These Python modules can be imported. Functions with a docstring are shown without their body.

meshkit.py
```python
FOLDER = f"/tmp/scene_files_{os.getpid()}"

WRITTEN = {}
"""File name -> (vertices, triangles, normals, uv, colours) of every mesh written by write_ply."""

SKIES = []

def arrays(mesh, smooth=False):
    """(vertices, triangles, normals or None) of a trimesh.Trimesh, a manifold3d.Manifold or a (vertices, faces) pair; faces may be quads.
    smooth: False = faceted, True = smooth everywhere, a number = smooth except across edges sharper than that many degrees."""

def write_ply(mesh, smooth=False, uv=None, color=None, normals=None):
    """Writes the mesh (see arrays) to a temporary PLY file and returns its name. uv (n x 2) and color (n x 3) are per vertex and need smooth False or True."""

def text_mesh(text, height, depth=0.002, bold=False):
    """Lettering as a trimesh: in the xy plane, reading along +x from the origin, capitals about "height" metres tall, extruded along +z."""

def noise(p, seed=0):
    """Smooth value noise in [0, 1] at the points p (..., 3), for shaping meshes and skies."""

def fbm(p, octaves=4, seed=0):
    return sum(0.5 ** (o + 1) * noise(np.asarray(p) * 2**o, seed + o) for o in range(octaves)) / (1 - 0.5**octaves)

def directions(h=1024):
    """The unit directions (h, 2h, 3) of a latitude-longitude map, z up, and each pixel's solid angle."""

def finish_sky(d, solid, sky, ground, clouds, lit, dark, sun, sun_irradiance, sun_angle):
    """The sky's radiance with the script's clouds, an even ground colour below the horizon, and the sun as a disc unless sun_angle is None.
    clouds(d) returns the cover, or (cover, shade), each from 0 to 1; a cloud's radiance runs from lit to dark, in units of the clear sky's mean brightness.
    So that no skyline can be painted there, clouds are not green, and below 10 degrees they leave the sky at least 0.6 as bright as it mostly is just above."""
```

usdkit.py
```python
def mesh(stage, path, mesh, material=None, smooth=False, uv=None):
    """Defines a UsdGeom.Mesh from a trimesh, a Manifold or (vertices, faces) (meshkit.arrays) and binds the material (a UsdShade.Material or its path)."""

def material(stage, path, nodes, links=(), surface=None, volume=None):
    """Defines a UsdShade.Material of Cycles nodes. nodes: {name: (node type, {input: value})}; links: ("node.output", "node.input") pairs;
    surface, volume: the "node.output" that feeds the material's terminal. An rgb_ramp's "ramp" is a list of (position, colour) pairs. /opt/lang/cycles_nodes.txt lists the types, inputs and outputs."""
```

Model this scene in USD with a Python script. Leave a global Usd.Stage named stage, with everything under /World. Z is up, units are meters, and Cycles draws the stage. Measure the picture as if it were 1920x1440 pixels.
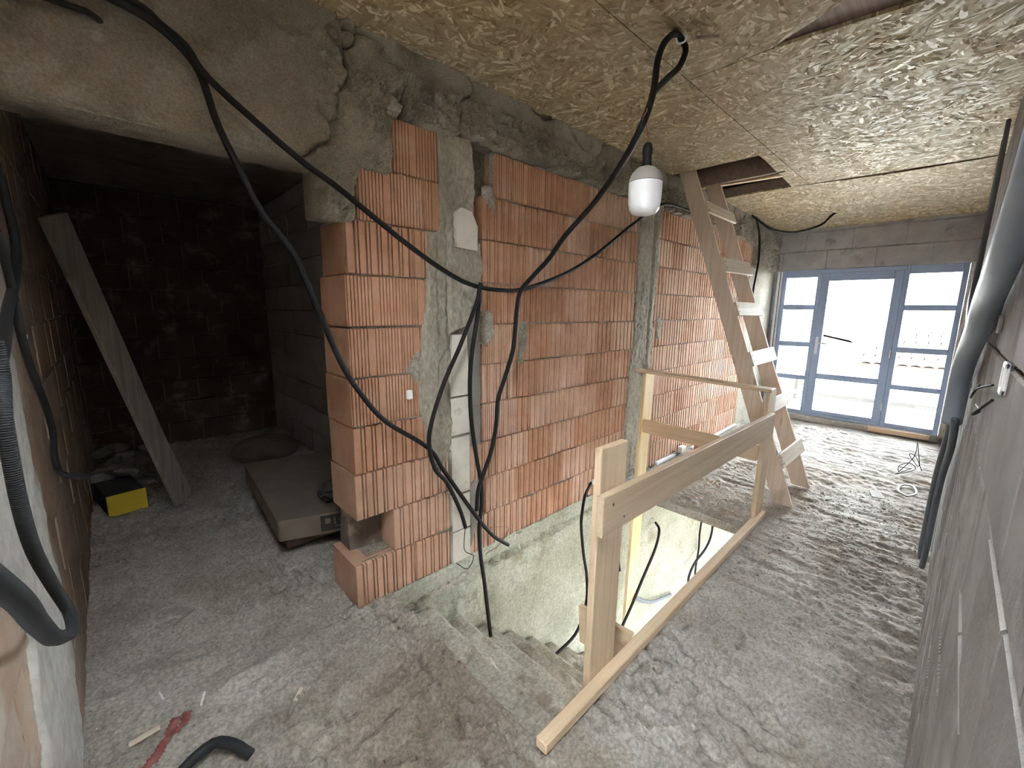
import math, random
import numpy as np, trimesh, shapely, shapely.geometry as sg
import usdkit, meshkit
from pxr import Usd, UsdGeom, UsdLux, UsdShade, Gf, Sdf, Vt

stage = Usd.Stage.CreateInMemory()
UsdGeom.SetStageUpAxis(stage, 'Z'); UsdGeom.SetStageMetersPerUnit(stage, 1.0)
WORLD = UsdGeom.Xform.Define(stage, '/World'); stage.SetDefaultPrim(WORLD.GetPrim())
UsdGeom.Scope.Define(stage, '/World/Looks')

# ------------------------------------------------------------------ camera, sky, exposure
EXPOSURE = 4.76
SKY = (0.86, 0.94, 1.0); SKY_STRENGTH = 1.0
cam = UsdGeom.Camera.Define(stage, '/World/camera')
RX, RY, RZ = (0.72295, -0.11361, 0.68150), (-0.69081, -0.13457, 0.71040), (0.01101, -0.98437, -0.17577)
right = [r[0] for r in (RX, RY, RZ)]; up = [-r[1] for r in (RX, RY, RZ)]; back = [-r[2] for r in (RX, RY, RZ)]
cam.AddTransformOp().Set(Gf.Matrix4d(*right, 0, *up, 0, *back, 0, 0.0, 0.0, 1.5, 1))
cam.CreateHorizontalApertureAttr(36.0); cam.CreateVerticalApertureAttr(27.0)
cam.CreateFocalLengthAttr(36.0 * 791.8 / 1920); cam.CreateClippingRangeAttr((0.01, 500.0))
cam.CreateExposureAttr(EXPOSURE)
dome = UsdLux.DomeLight.Define(stage, '/World/sky_light')
dome.CreateColorAttr(Gf.Vec3f(*SKY)); dome.CreateIntensityAttr(SKY_STRENGTH)

# ------------------------------------------------------------------ helpers
rng = random.Random(7)
V = lambda *a: np.array(a, float)
def unit(v): v = np.asarray(v, float); return v / (np.linalg.norm(v) + 1e-12)
cat = trimesh.util.concatenate
fbm, noise = meshkit.fbm, meshkit.noise
def N2(u, v, s, o=3, seed=0): return fbm(np.stack([np.asarray(u) * s, np.asarray(v) * s, np.full(np.shape(u), seed * 3.7 + .31)], -1), o, seed) - .5
TAKEN = {}
def free(parent, name):
    k = TAKEN.setdefault(parent, {}); n = k.get(name, 0); k[name] = n + 1
    return f'{parent}/{name}' + (f'_{n:03d}' if n else '')
def keys(prim, **kw):
    for k, v in kw.items():
        if v: prim.SetCustomDataByKey(k, v)
ORIGIN = {}
def thing(name, at=(0, 0, 0), label=None, category=None, group=None, kind=None):
    p = free('/World', name); x = UsdGeom.Xform.Define(stage, p); x.AddTranslateOp().Set(Gf.Vec3d(*map(float, at)))
    ORIGIN[p] = np.asarray(at, float); keys(x.GetPrim(), label=label, category=category, group=group, kind=kind); return p
def part(parent, name, mesh, m, smooth=False, label=None, kind=None):
    p = free(parent, name); o = ORIGIN.get(parent, np.zeros(3)); ORIGIN[p] = o
    v, f = (mesh.vertices, mesh.faces) if hasattr(mesh, 'vertices') else mesh
    g = usdkit.mesh(stage, p, (np.asarray(v) - o, np.asarray(f)), LOOK[m], smooth); keys(g.GetPrim(), label=label, kind=kind); return p
def nails(parent, pts, n, r=.0045):
    for q in pts: part(parent, 'nail', tube([V(*q) - unit(n) * .002, V(*q) + unit(n) * .0015], r, .01, 8), 'nail_steel')
def solo(name, mesh, m, label=None, category=None, smooth=False, group=None, kind=None):
    p = free('/World', name); v, f = (mesh.vertices, mesh.faces) if hasattr(mesh, 'vertices') else mesh
    g = usdkit.mesh(stage, p, (np.asarray(v), np.asarray(f)), LOOK[m], smooth); keys(g.GetPrim(), label=label, category=category, group=group, kind=kind); return p
def box(x0, x1, y0, y1, z0, z1):
    return trimesh.creation.box(extents=(x1 - x0, y1 - y0, z1 - z0), transform=trimesh.transformations.translation_matrix(((x0 + x1) / 2, (y0 + y1) / 2, (z0 + z1) / 2)))
def cbox(sx, sy, sz, c=.003):
    """box centred on the origin with chamfered edges"""
    h = V(sx, sy, sz) / 2; c = min(c, h.min() * .6); pts = []
    for s in np.ndindex(2, 2, 2):
        s = V(*s) * 2 - 1
        for k in range(3):
            q = s * (h - c); q[k] = s[k] * h[k]; pts.append(q)
    return trimesh.convex.convex_hull(np.array(pts))
def frame(mesh, o, ax, ay, az):
    m = np.eye(4); m[:3, 0], m[:3, 1], m[:3, 2], m[:3, 3] = ax, ay, az, o
    g = mesh.copy(); g.apply_transform(m); return g
def board(p0, p1, wdir, width, thick, c=.003):
    """plank from p0 to p1 (centre line), width along wdir"""
    p0, p1 = V(*p0), V(*p1); a = unit(p1 - p0); t = unit(np.cross(a, wdir)); w = np.cross(t, a)
    return frame(cbox(np.linalg.norm(p1 - p0), width, thick, c), (p0 + p1) / 2, a, w, t)
def spline(pts, step=.02):
    P = np.asarray(pts, float); P = np.vstack([2 * P[0] - P[1], P, 2 * P[-1] - P[-2]]); out = []
    for i in range(1, len(P) - 2):
        a, b, c, d = P[i - 1:i + 3]; n = max(2, int(np.linalg.norm(c - b) / step))
        t = np.linspace(0, 1, n, endpoint=False)[:, None]
        out.append(.5 * (2 * b + (c - a) * t + (2 * a - 5 * b + 4 * c - d) * t**2 + (3 * b - a - 3 * c + d) * t**3))
    return np.vstack(out + [P[-2:-1]])
def tube(pts, r, step=.02, sides=10, ribs=0, raw=False):
    p = np.asarray(pts, float) if raw else spline(pts, step)
    if ribs:
        L = np.concatenate([[0], np.cumsum(np.linalg.norm(np.diff(p, axis=0), axis=1))]); n = int(L[-1] / ribs * 3)
        s = np.linspace(0, L[-1], n); p = np.stack([np.interp(s, L, p[:, k]) for k in range(3)], 1)
        rr = r * np.where(np.arange(n) % 3 == 0, .86, 1.0)
    else: rr = np.full(len(p), r) if np.ndim(r) == 0 else np.interp(np.linspace(0, 1, len(p)), np.linspace(0, 1, len(r)), r)
    t = np.gradient(p, axis=0); t /= np.linalg.norm(t, axis=1, keepdims=True) + 1e-12
    a = unit(np.cross(t[0], [0, 0, 1.0] if abs(t[0][2]) < .9 else [1.0, 0, 0])); A = []
    for k in range(len(p)):
        a = unit(a - t[k] * np.dot(a, t[k])); A.append(a)
    A = np.array(A); B = np.cross(t, A); ang = np.arange(sides) * 2 * np.pi / sides
    v = p[:, None] + rr[:, None, None] * (np.cos(ang)[None, :, None] * A[:, None] + np.sin(ang)[None, :, None] * B[:, None])
    n = len(p); i, j = np.meshgrid(np.arange(n - 1), np.arange(sides), indexing='ij'); j2 = (j + 1) % sides
    q = np.stack([i * sides + j, i * sides + j2, (i + 1) * sides + j2, (i + 1) * sides + j], -1).reshape(-1, 4)
    f = np.vstack([q[:, [0, 1, 2]], q[:, [0, 2, 3]]]); v = v.reshape(-1, 3)
    v = np.vstack([v, p[:1], p[-1:]]); c0, c1 = len(v) - 2, len(v) - 1; k = np.arange(sides)
    f = np.vstack([f, np.stack([np.full(sides, c0), (k + 1) % sides, k], 1), np.stack([np.full(sides, c1), (n - 1) * sides + k, (n - 1) * sides + (k + 1) % sides], 1)])
    return trimesh.Trimesh(v, f, process=False)
def lathe(prof, at, n=40):
    g = trimesh.creation.revolve(np.array(prof), sections=n); g.apply_translation(at); return g
def oriented(o, au, aw):
    """local (u along the wall, w into the wall, z up) -> world; the frame of a wall face"""
    o, au, aw = V(*o), V(*au), V(*aw); left = np.dot(np.cross(au, aw), [0, 0, 1]) < 0
    def f(v, tri):
        v = o + v[:, :1] * au + v[:, 1:2] * aw + v[:, 2:3] * V(0, 0, 1)
        return v, (tri[:, ::-1] if left else tri)
    return f
def sheet(poly, du, dv, h, rag=.0, rim=.012, drop=.03, seed=1, uvw=None):
    """a relief over polygon poly in (u, v): h(u, v) is its height; ragged rim that falls back by drop"""
    x0, y0, x1, y1 = poly.bounds
    u, v = np.meshgrid(np.arange(x0 - rag, x1 + rag + du, du), np.arange(y0 - rag, y1 + rag + dv, dv), indexing='ij')
    pu, pv = u + rag * 3 * N2(u, v, 14, 3, seed), v + rag * 3 * N2(u, v, 14, 3, seed + 5)
    pts = shapely.points(pu.ravel(), pv.ravel()); shapely.prepare(poly)
    d = shapely.distance(pts, poly.boundary) * np.where(shapely.contains(poly, pts), 1, -1); d = d.reshape(u.shape)
    z = h(u, v) - drop * (1 - np.clip(d / rim, 0, 1) ** .5)
    ok = d > -1e-9
    ni, nj = u.shape; idx = np.arange(ni * nj).reshape(ni, nj)
    near = ok[:-1, :-1] | ok[1:, :-1] | ok[:-1, 1:] | ok[1:, 1:]
    a, b, c, e = idx[:-1, :-1][near], idx[1:, :-1][near], idx[1:, 1:][near], idx[:-1, 1:][near]
    f = np.vstack([np.stack([a, b, c], 1), np.stack([a, c, e], 1)])
    used, inv = np.unique(f, return_inverse=True)
    return np.stack([u.ravel(), v.ravel(), z.ravel()], 1)[used], inv.reshape(-1, 3)
def on_wall(sh, o, au, an):
    """(u, v, height) -> world: u along au, v up, height along the wall's normal an"""
    (s, f), o, au, an = sh, V(*o), V(*au), V(*an)
    if np.dot(np.cross(au, [0, 0, 1]), an) < 0: f = f[:, ::-1]
    return o + s[:, :1] * au + s[:, 1:2] * V(0, 0, 1) + s[:, 2:] * an, f

# ------------------------------------------------------------------ materials
LOOK = {}
def look(name, nodes, links, surface='p.BSDF'):
    LOOK[name] = usdkit.material(stage, f'/World/Looks/{name}', nodes, links, surface=surface)
def stony(name, cols, scale=6, rough=.9, bump=.4, bscale=60, bdist=.01, spots=None, spot_scale=3, spot=(.58, .66), coord='position', tint=None, stretch=None, spec=.25, dirt=None, speck=None):
    """noise-mixed colours with fine bump; spots: a second colour in blotches"""
    n = {'g': ('geometry', {}), 'n': ('noise_texture', {'scale': scale, 'detail': 6, 'roughness': .62}), 'r': ('rgb_ramp', {'ramp': [(.28, cols[0]), (.5, cols[1]), (.72, cols[2])]}),
         'b': ('noise_texture', {'scale': bscale, 'detail': 6, 'roughness': .7}), 'u': ('bump', {'strength': bump, 'distance': bdist}), 'p': ('principled_bsdf', {'roughness': rough, 'specular_ior_level': spec})}
    src = 'g.position'; l = []
    if coord == 'object': n['t'] = ('texture_coordinate', {}); src = 't.object'
    if stretch:
        n['m'] = ('mapping', {'scale': stretch}); l += [(src, 'm.vector')]; src = 'm.vector'
    l += [(src, 'n.vector'), (src, 'b.vector'), ('n.fac', 'r.fac'), ('b.fac', 'u.height'), ('u.normal', 'p.normal')]
    c = 'r.color'
    if tint:
        n['oi'] = ('object_info', {}); n['tr'] = ('rgb_ramp', {'ramp': tint}); n['tm'] = ('mix_color', {'blend_type': 'multiply', 'fac': 1.0})
        l += [('oi.random', 'tr.fac'), (c, 'tm.a'), ('tr.color', 'tm.b')]; c = 'tm.result'
    if spots:
        for k, (col, sc, lo, hi) in enumerate(spots):
            n[f's{k}'] = ('noise_texture', {'scale': sc, 'detail': 5, 'roughness': .65}); n[f'sm{k}'] = ('map_range', {'from_min': lo, 'from_max': hi, 'clamp': True}); n[f'sx{k}'] = ('mix_color', {'b': col})
            l += [(src, f's{k}.vector'), (f's{k}.fac', f'sm{k}.value'), (f'sm{k}.result', f'sx{k}.fac'), (c, f'sx{k}.a')]; c = f'sx{k}.result'
    if dirt:
        col, at, r0, r1 = dirt; n |= {'dv': ('vector_math', {'math_type': 'distance', 'vector2': at}), 'dn': ('noise_texture', {'scale': 5, 'detail': 6, 'roughness': .7}), 'da': ('math', {'math_type': 'multiply_add', 'value2': .7}), 'dm': ('map_range', {'from_min': r1, 'from_max': r0, 'clamp': True, 'to_max': .75}), 'dx': ('mix_color', {'b': col})}
        l += [(src, 'dv.vector1'), (src, 'dn.vector'), ('dn.fac', 'da.value1'), ('dv.value', 'da.value3'), ('da.value', 'dm.value'), ('dm.result', 'dx.fac'), (c, 'dx.a')]; c = 'dx.result'
    if speck:
        sc, lo, hi = speck; n |= {'kn': ('noise_texture', {'scale': sc, 'detail': 3, 'roughness': .6}), 'kr': ('rgb_ramp', {'ramp': [(.34, (lo,) * 3), (.5, ((lo + hi) / 2,) * 3), (.66, (hi,) * 3)]}), 'kx': ('mix_color', {'blend_type': 'multiply', 'fac': 1.0})}
        l += [(src, 'kn.vector'), ('kn.fac', 'kr.fac'), (c, 'kx.a'), ('kr.color', 'kx.b')]; c = 'kx.result'
    l += [(c, 'p.base_color')]; look(name, n, l)
def flat(name, col, rough=.5, spec=.5, metal=0): look(name, {'p': ('principled_bsdf', {'base_color': col, 'roughness': rough, 'specular_ior_level': spec, 'metallic': metal})}, [])
def wood(name, axis, cols, rough=.55, rot=None):
    s = {'x': (1.6, 38, 38), 'y': (38, 1.6, 38), 'z': (38, 38, 1.6)}[axis]; k = {'x': (2.5, 9, 9), 'y': (9, 2.5, 9), 'z': (9, 9, 2.5)}[axis]
    n = {'g': ('geometry', {}), 'm': ('mapping', {'scale': s, **({'rotation': rot} if rot else {})}), 'n': ('noise_texture', {'scale': 1, 'detail': 4, 'roughness': .6, 'distortion': .4}), 'r': ('rgb_ramp', {'ramp': [(.3, cols[0]), (.52, cols[1]), (.7, cols[2])]}),
         'mk': ('mapping', {'scale': k}), 'v': ('voronoi_texture', {'scale': 1.0}), 'vm': ('map_range', {'from_min': .05, 'from_max': .16, 'to_min': .75, 'to_max': 0, 'clamp': True}), 'kx': ('mix_color', {'b': cols[3]}),
         'oi': ('object_info', {}), 'tr': ('rgb_ramp', {'ramp': [(0, (.86, .86, .86)), (1, (1.06, 1.04, 1.0))]}), 'tm': ('mix_color', {'blend_type': 'multiply', 'fac': 1.0}),
         'u': ('bump', {'strength': .15, 'distance': .004}), 'p': ('principled_bsdf', {'roughness': rough, 'specular_ior_level': .3})}
    look(name, n, [('g.position', 'm.vector'), ('m.vector', 'n.vector'), ('n.fac', 'r.fac'), ('g.position', 'mk.vector'), ('mk.vector', 'v.vector'), ('v.distance', 'vm.value'), ('vm.result', 'kx.fac'), ('r.color', 'kx.a'),
                   ('oi.random', 'tr.fac'), ('kx.result', 'tm.a'), ('tr.color', 'tm.b'), ('tm.result', 'p.base_color'), ('n.fac', 'u.height'), ('u.normal', 'p.normal')])
MORTAR_C = (.34, .31, .26)
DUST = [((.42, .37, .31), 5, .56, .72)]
clay_tint = [(0, (.88, .87, .86)), (.3, (1.0, .97, .94)), (.6, (1.03, 1.05, 1.07)), (.85, (.95, .91, .87)), (1, (1.06, 1.1, 1.15))]
stony('clay', [(.39, .20, .125), (.475, .26, .17), (.545, .325, .23)], 5, .85, .25, 90, .004, [((.45, .36, .28), 7, .60, .85)], tint=clay_tint)
stony('clay_pale', [(.45, .265, .185), (.53, .33, .24), (.60, .40, .31)], 5, .85, .25, 90, .004, [((.45, .36, .28), 7, .60, .85)], tint=clay_tint)
stony('clay_grey', [(.235, .215, .205), (.30, .28, .27), (.37, .35, .34)], 4, .88, .5, 40, .006, [((.36, .34, .32), 3.5, .52, .66)], tint=clay_tint)
stony('clay_left', [(.30, .215, .165), (.385, .285, .225), (.45, .35, .285)], 4, .88, .5, 40, .006, [((.42, .38, .33), 3.0, .54, .7)], tint=clay_tint)
stony('left_dust', [(.27, .215, .175), (.35, .28, .23), (.42, .35, .29)], 8, .95, .6, 90, .006)
stony('clay_shaded', [(.13, .10, .085), (.165, .13, .11), (.20, .165, .14)], 4, .9, .4, 40, .006, DUST, tint=clay_tint)  # brick clay darkened to carry the shade of niche and wall gap
stony('mortar', [(.25, .22, .18), (.34, .31, .26), (.45, .41, .35)], 20, .95, .8, 120, .008, speck=(90, .7, 1.2))
stony('mortar_pale', [(.38, .36, .33), (.48, .46, .43), (.58, .56, .52)], 20, .95, .8, 120, .008)
stony('concrete', [(.26, .225, .175), (.35, .31, .25), (.44, .395, .325)], 5, .93, .9, 75, .014, speck=(130, .80, 1.15), spots=[((.20, .175, .14), 2.2, .55, .68), ((.43, .40, .34), 9, .6, .72)])
stony('cast_concrete', [(.28, .25, .205), (.36, .325, .265), (.44, .405, .335)], 6, .9, .7, 60, .010, [((.24, .215, .175), 3.0, .55, .68)], speck=(70, .78, 1.15), stretch=(1, 1, .5))
stony('step_concrete', [(.34, .315, .265), (.46, .43, .37), (.56, .53, .465)], 5, .93, .7, 60, .010, [((.27, .235, .185), 4.0, .52, .64)], speck=(60, .72, 1.2))
stony('groove_concrete', [(.20, .185, .17), (.24, .225, .205), (.29, .27, .245)], 6, .9, .3, 60, .004)
stony('pit_render', [(.32, .325, .265), (.425, .43, .36), (.51, .52, .45)], 3, .92, .8, 45, .014, [((.30, .28, .21), 4.0, .56, .70), ((.22, .20, .15), 9, .64, .74)], speck=(50, .78, 1.15))
stony('floor_screed', [(.33, .30, .265), (.43, .398, .358), (.53, .50, .458)], 3.2, .95, .8, 70, .015, [((.31, .255, .20), 1.1, .52, .68), ((.46, .44, .405), 5, .6, .75)], dirt=((.215, .165, .125), (.72, 1.2, 0), .55, 1.05), speck=(75, .76, 1.30))
stony('aac', [(.56, .52, .45), (.64, .60, .53), (.70, .66, .59)], 7, .95, .5, 110, .004, [((.45, .42, .36), 7, .62, .72)])
stony('aac_dim', [(.50, .48, .46), (.56, .54, .52), (.62, .60, .58)], 5, .95, .4, 110, .004)
stony('stone', [(.30, .28, .26), (.42, .39, .36), (.52, .49, .45)], 12, .95, .7, 60, .01, coord='object')
stony('block', [(.28, .27, .26), (.34, .335, .33), (.41, .405, .40)], 5, .93, .5, 70, .006, [((.22, .215, .21), 4, .58, .70)])
PINE = [(.58, .43, .29), (.66, .505, .355), (.72, .565, .41), (.36, .22, .13)]
for a in 'xyz': wood('pine_' + a, a, PINE)
wood('pine_fresh', 'z', [(.62, .47, .27), (.72, .57, .34), (.79, .65, .42), (.42, .26, .12)])
wood('ladder_wood', 'z', [(.52, .41, .33), (.585, .475, .39), (.64, .535, .45), (.34, .24, .17)], rot=(-.36, 0, 0))
wood('rung_wood', 'x', [(.54, .45, .35), (.63, .54, .43), (.71, .63, .52), (.33, .23, .15)])
wood('grey_plank', 'z', [(.30, .28, .25), (.38, .36, .32), (.46, .44, .40), (.20, .18, .15)], .8)
wood('dark_board', 'x', [(.20, .15, .125), (.25, .19, .16), (.30, .235, .20), (.15, .11, .09)], .7)
flat('cable_black', (.011, .011, .012), .6, .25); flat('conduit', (.02, .022, .024), .6, .3); flat('conduit_glare', (.36, .43, .53), .5); flat('conduit_grey', (.15, .18, .225), .5)  # the bundle is black; its pale blue carries the glare from the door
flat('white_plastic', (.75, .75, .74), .4); flat('bulb_housing', (.34, .32, .30), .45); flat('frame_glare_paint', (.25, .33, .48), .4)  # frame is anthracite; the blue glare of the door is in its colour
flat('steel', (.62, .63, .65), .35); flat('nail_steel', (.10, .095, .09), .5); flat('galvanised', (.62, .65, .68), .4); flat('wire_copper', (.22, .10, .07), .5)
flat('yellow_card', (.80, .62, .05), .6); flat('dark_card', (.045, .045, .045), .7); flat('roof_void', (.22, .175, .155), .9)
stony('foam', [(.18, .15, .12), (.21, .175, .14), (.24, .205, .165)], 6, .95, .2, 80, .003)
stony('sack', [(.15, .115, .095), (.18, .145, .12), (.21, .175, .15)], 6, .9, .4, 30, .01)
stony('red_cloth', [(.17, .055, .05), (.24, .085, .078), (.30, .125, .115)], 30, .9, .5, 80, .004)
stony('roof_clay', [(.42, .25, .19), (.52, .33, .26), (.60, .42, .34)], 9, .9, .3, 60, .005)
stony('outdoor_darkened', [(.022, .02, .018), (.03, .027, .024), (.042, .038, .033)], 6, .95, .3, 40, .005)  # outdoor things darkened in colour to show against the overexposed daylight
stony('darkened_tile', [(.028, .022, .019), (.04, .031, .027), (.055, .045, .038)], 9, .95, .3, 60, .005)  # tile colour darkened likewise, so the rows show in the bright daylight
stony('outer_wall', [(.52, .48, .42), (.60, .56, .50), (.66, .63, .57)], 2, .95, .3, 30, .005)
stony('outer_ground', [(.30, .28, .24), (.36, .33, .28), (.42, .38, .32)], .6, .95, .3, 8, .02)
look('bulb_glass', {'p': ('principled_bsdf', {'base_color': (.80, .80, .82), 'roughness': .22, 'subsurface_weight': .0, 'specular_ior_level': .5})}, [])
look('pane', {'f': ('fresnel', {'IOR': 1.45}), 't': ('transparent_bsdf', {'color': (.97, .98, .98)}), 'g': ('glossy_bsdf', {'roughness': .01}), 'x': ('mix_closure', {})},
     [('f.fac', 'x.fac'), ('t.BSDF', 'x.closure1'), ('g.BSDF', 'x.closure2')], 'x.closure')
# oriented strand board: strands whose direction changes from patch to patch, two layers of them
osb = {'g': ('geometry', {}), 'p': ('principled_bsdf', {'specular_ior_level': .28}), 'u': ('bump', {'strength': .5, 'distance': .006})}
L = []
for k, (ps, sx, sy, off) in enumerate([(9, 13, 62, 0), (13, 17, 80, 5.3), (6, 9, 45, 9.1)]):
    osb |= {f'd{k}': ('noise_texture', {'scale': 6 + k, 'detail': 2}), f'dm{k}': ('mix_vector', {'fac': .16}), f'c{k}': ('mapping', {'location': (off, off * 1.7, 0)}), f'v{k}': ('voronoi_texture', {'scale': ps}), f's{k}': ('separate_color', {}),
            f'a{k}': ('math', {'math_type': 'multiply', 'value2': 3.1416}), f'r{k}': ('vector_rotate', {'rotate_type': 'z_axis'}), f'm{k}': ('mapping', {'scale': (sx, sy, 1)}), f'w{k}': ('voronoi_texture', {'scale': 1.0}), f'h{k}': ('separate_color', {})}
    L += [('g.position', f'c{k}.vector'), (f'c{k}.vector', f'd{k}.vector'), (f'c{k}.vector', f'dm{k}.a'), (f'd{k}.color', f'dm{k}.b'), (f'dm{k}.result', f'v{k}.vector'), (f'v{k}.color', f's{k}.color'), (f's{k}.r', f'a{k}.value1'),
          (f'c{k}.vector', f'r{k}.vector'), (f'a{k}.value', f'r{k}.angle'), (f'r{k}.vector', f'm{k}.vector'), (f'm{k}.vector', f'w{k}.vector'), (f'w{k}.color', f'h{k}.color')]
osb |= {'k0': ('map_range', {'from_min': .55, 'from_max': .60, 'clamp': True}), 'k1': ('map_range', {'from_min': .66, 'from_max': .72, 'clamp': True}),
        'x0': ('mix_float', {}), 'x1': ('mix_float', {}), 'ra': ('rgb_ramp', {'ramp': [(0, (.17, .115, .058)), (.12, (.245, .175, .092)), (.3, (.30, .22, .12)), (.62, (.34, .255, .142)), (.8, (.40, .31, .18)), (.93, (.55, .45, .295)), (1, (.66, .565, .39))]}),
        'st': ('noise_texture', {'scale': 1.1, 'detail': 3}), 'sm': ('map_range', {'from_min': .45, 'from_max': .62, 'clamp': True, 'to_max': .25}), 'gx': ('mix_color', {'b': (.33, .295, .24)}), 'ro': ('map_range', {'to_min': .85, 'to_max': .38})}
L += [('h0.g', 'k0.value'), ('h1.g', 'k1.value'), ('h2.r', 'x0.a'), ('h0.r', 'x0.b'), ('k0.result', 'x0.fac'), ('x0.result', 'x1.a'), ('h1.r', 'x1.b'), ('k1.result', 'x1.fac'), ('x1.result', 'ra.fac'), ('g.position', 'st.vector'),
      ('st.fac', 'sm.value'), ('sm.result', 'gx.fac'), ('ra.color', 'gx.a'), ('gx.result', 'p.base_color'), ('x1.result', 'u.height'), ('u.normal', 'p.normal'), ('x1.result', 'ro.value'), ('ro.result', 'p.roughness')]
look('osb', osb, L)

# ------------------------------------------------------------------ measures
D, XR, YR, XL, XE = 1.885, .38, -.075, -.22, 6.95       # brick wall face, right wall start and face, left wall face, end wall face
CEIL, PX0, PX1, PY = 2.64, .95, 3.15, .82               # ceiling; stairwell from PX0 to PX1, from PY to the brick wall
NB, NX = 5.76, 1.43                                     # niche: back wall, right wall
XF, YF = (1, 0, 0), (0, 1, 0)

# ------------------------------------------------------------------ floor
def floor_h(x, y):
    ridge_y = N2(x * 6.0, y, 3.2, 3, 3) * np.clip((x - 1.0) * 1.5, 0, 1)                  # raked across the corridor
    ridge_x = N2(x, y * 6.5, 3.0, 3, 4) * np.clip((1.1 - x) * 2, 0, 1)                    # raked along, on the left
    spill = np.exp(-(((x - .80) / .16) ** 2 + ((y - 1.45) / .42) ** 2))
    return .030 * N2(x, y, 2.2, 3, 2) + .040 * ridge_y + .060 * ridge_x + .022 * N2(x * 2.2, y, 9, 3, 9) * np.clip((x - .8) * 1.2, 0, 1) + .028 * N2(x, y * 1.6, 13, 3, 10) * np.clip((1.2 - x) * 1.2, 0, 1) + (.060 - .034 * np.clip((x - 1.6) * .7, 0, 1)) * N2(x, y, 32, 2, 8) * (.8 + .7 * spill) * (.45 + 1.1 * np.clip(N2(x, y, 3, 2, 14) * 3 + .5, 0, 1)) + .014 * spill - .004
pit = sg.box(PX0, PY, PX1, D)
full = sg.box(XL - .06, YR - .06, XE + .1, D + .02).union(sg.box(XL - .06, D - .02, NX + .08, NB + .08)).union(sg.box(-2.0, -1.6, XR + .1, 1.0)).difference(pit)
near, mid = sg.box(-.3, -.13, 3.5, 2.6), sg.box(-2.1, -1.7, 7.2, 6)
fs = [sheet(full.intersection(near), .0095, .0095, floor_h, .006, .012, .03, 11), sheet(full.difference(sg.box(-.28, -.11, 3.48, 2.58)), .017, .017, floor_h, .0, .004, .004, 11)]
solid = cat([box(-2, XE + .4, -1.6, PY, -.17, -.035), box(-2, PX0 - .005, PY, D + .1, -.17, -.035), box(XL - .1, NX + .1, D + .02, NB + .1, -.17, -.035), box(PX1 + .005, XE + .4, PY, D + .02, -.105, -.035)])
fm = cat([trimesh.Trimesh(*s, process=False) for s in fs] + [solid])
floor = thing('floor', kind='structure', label='rough raked grey concrete floor with dust and grit')
part(floor, 'screed', fm, 'floor_screed', 40)

# unseen rest of the room; window and corner roof light added for daylight
rear = thing('wall_rear', kind='structure', label='walls of the room behind the camera with an added window opening for daylight')
part(rear, 'panel', cat([box(-2.2, -2.0, -2.0, -.80, -.17, 2.8), box(-2.2, -2.0, -.25, 1.1, -.17, 2.8), box(-2.2, -2.0, -.80, -.25, -.17, 1.1), box(-2.2, -2.0, -.80, -.25, 1.9, 2.8), box(-2.0, XL - .3, .98, 1.18, -.17, 2.8), box(-2.0, .6, -1.9, -1.7, -.17, 2.8), box(XR, XR + .2, -1.8, YR - .25, -.17, 2.8), box(-2.2, .6, -2.0, -.3, 2.62, 2.8), box(-2.2, -.4, -.3, 1.2, 2.62, 2.8)]), 'cast_concrete')

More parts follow.
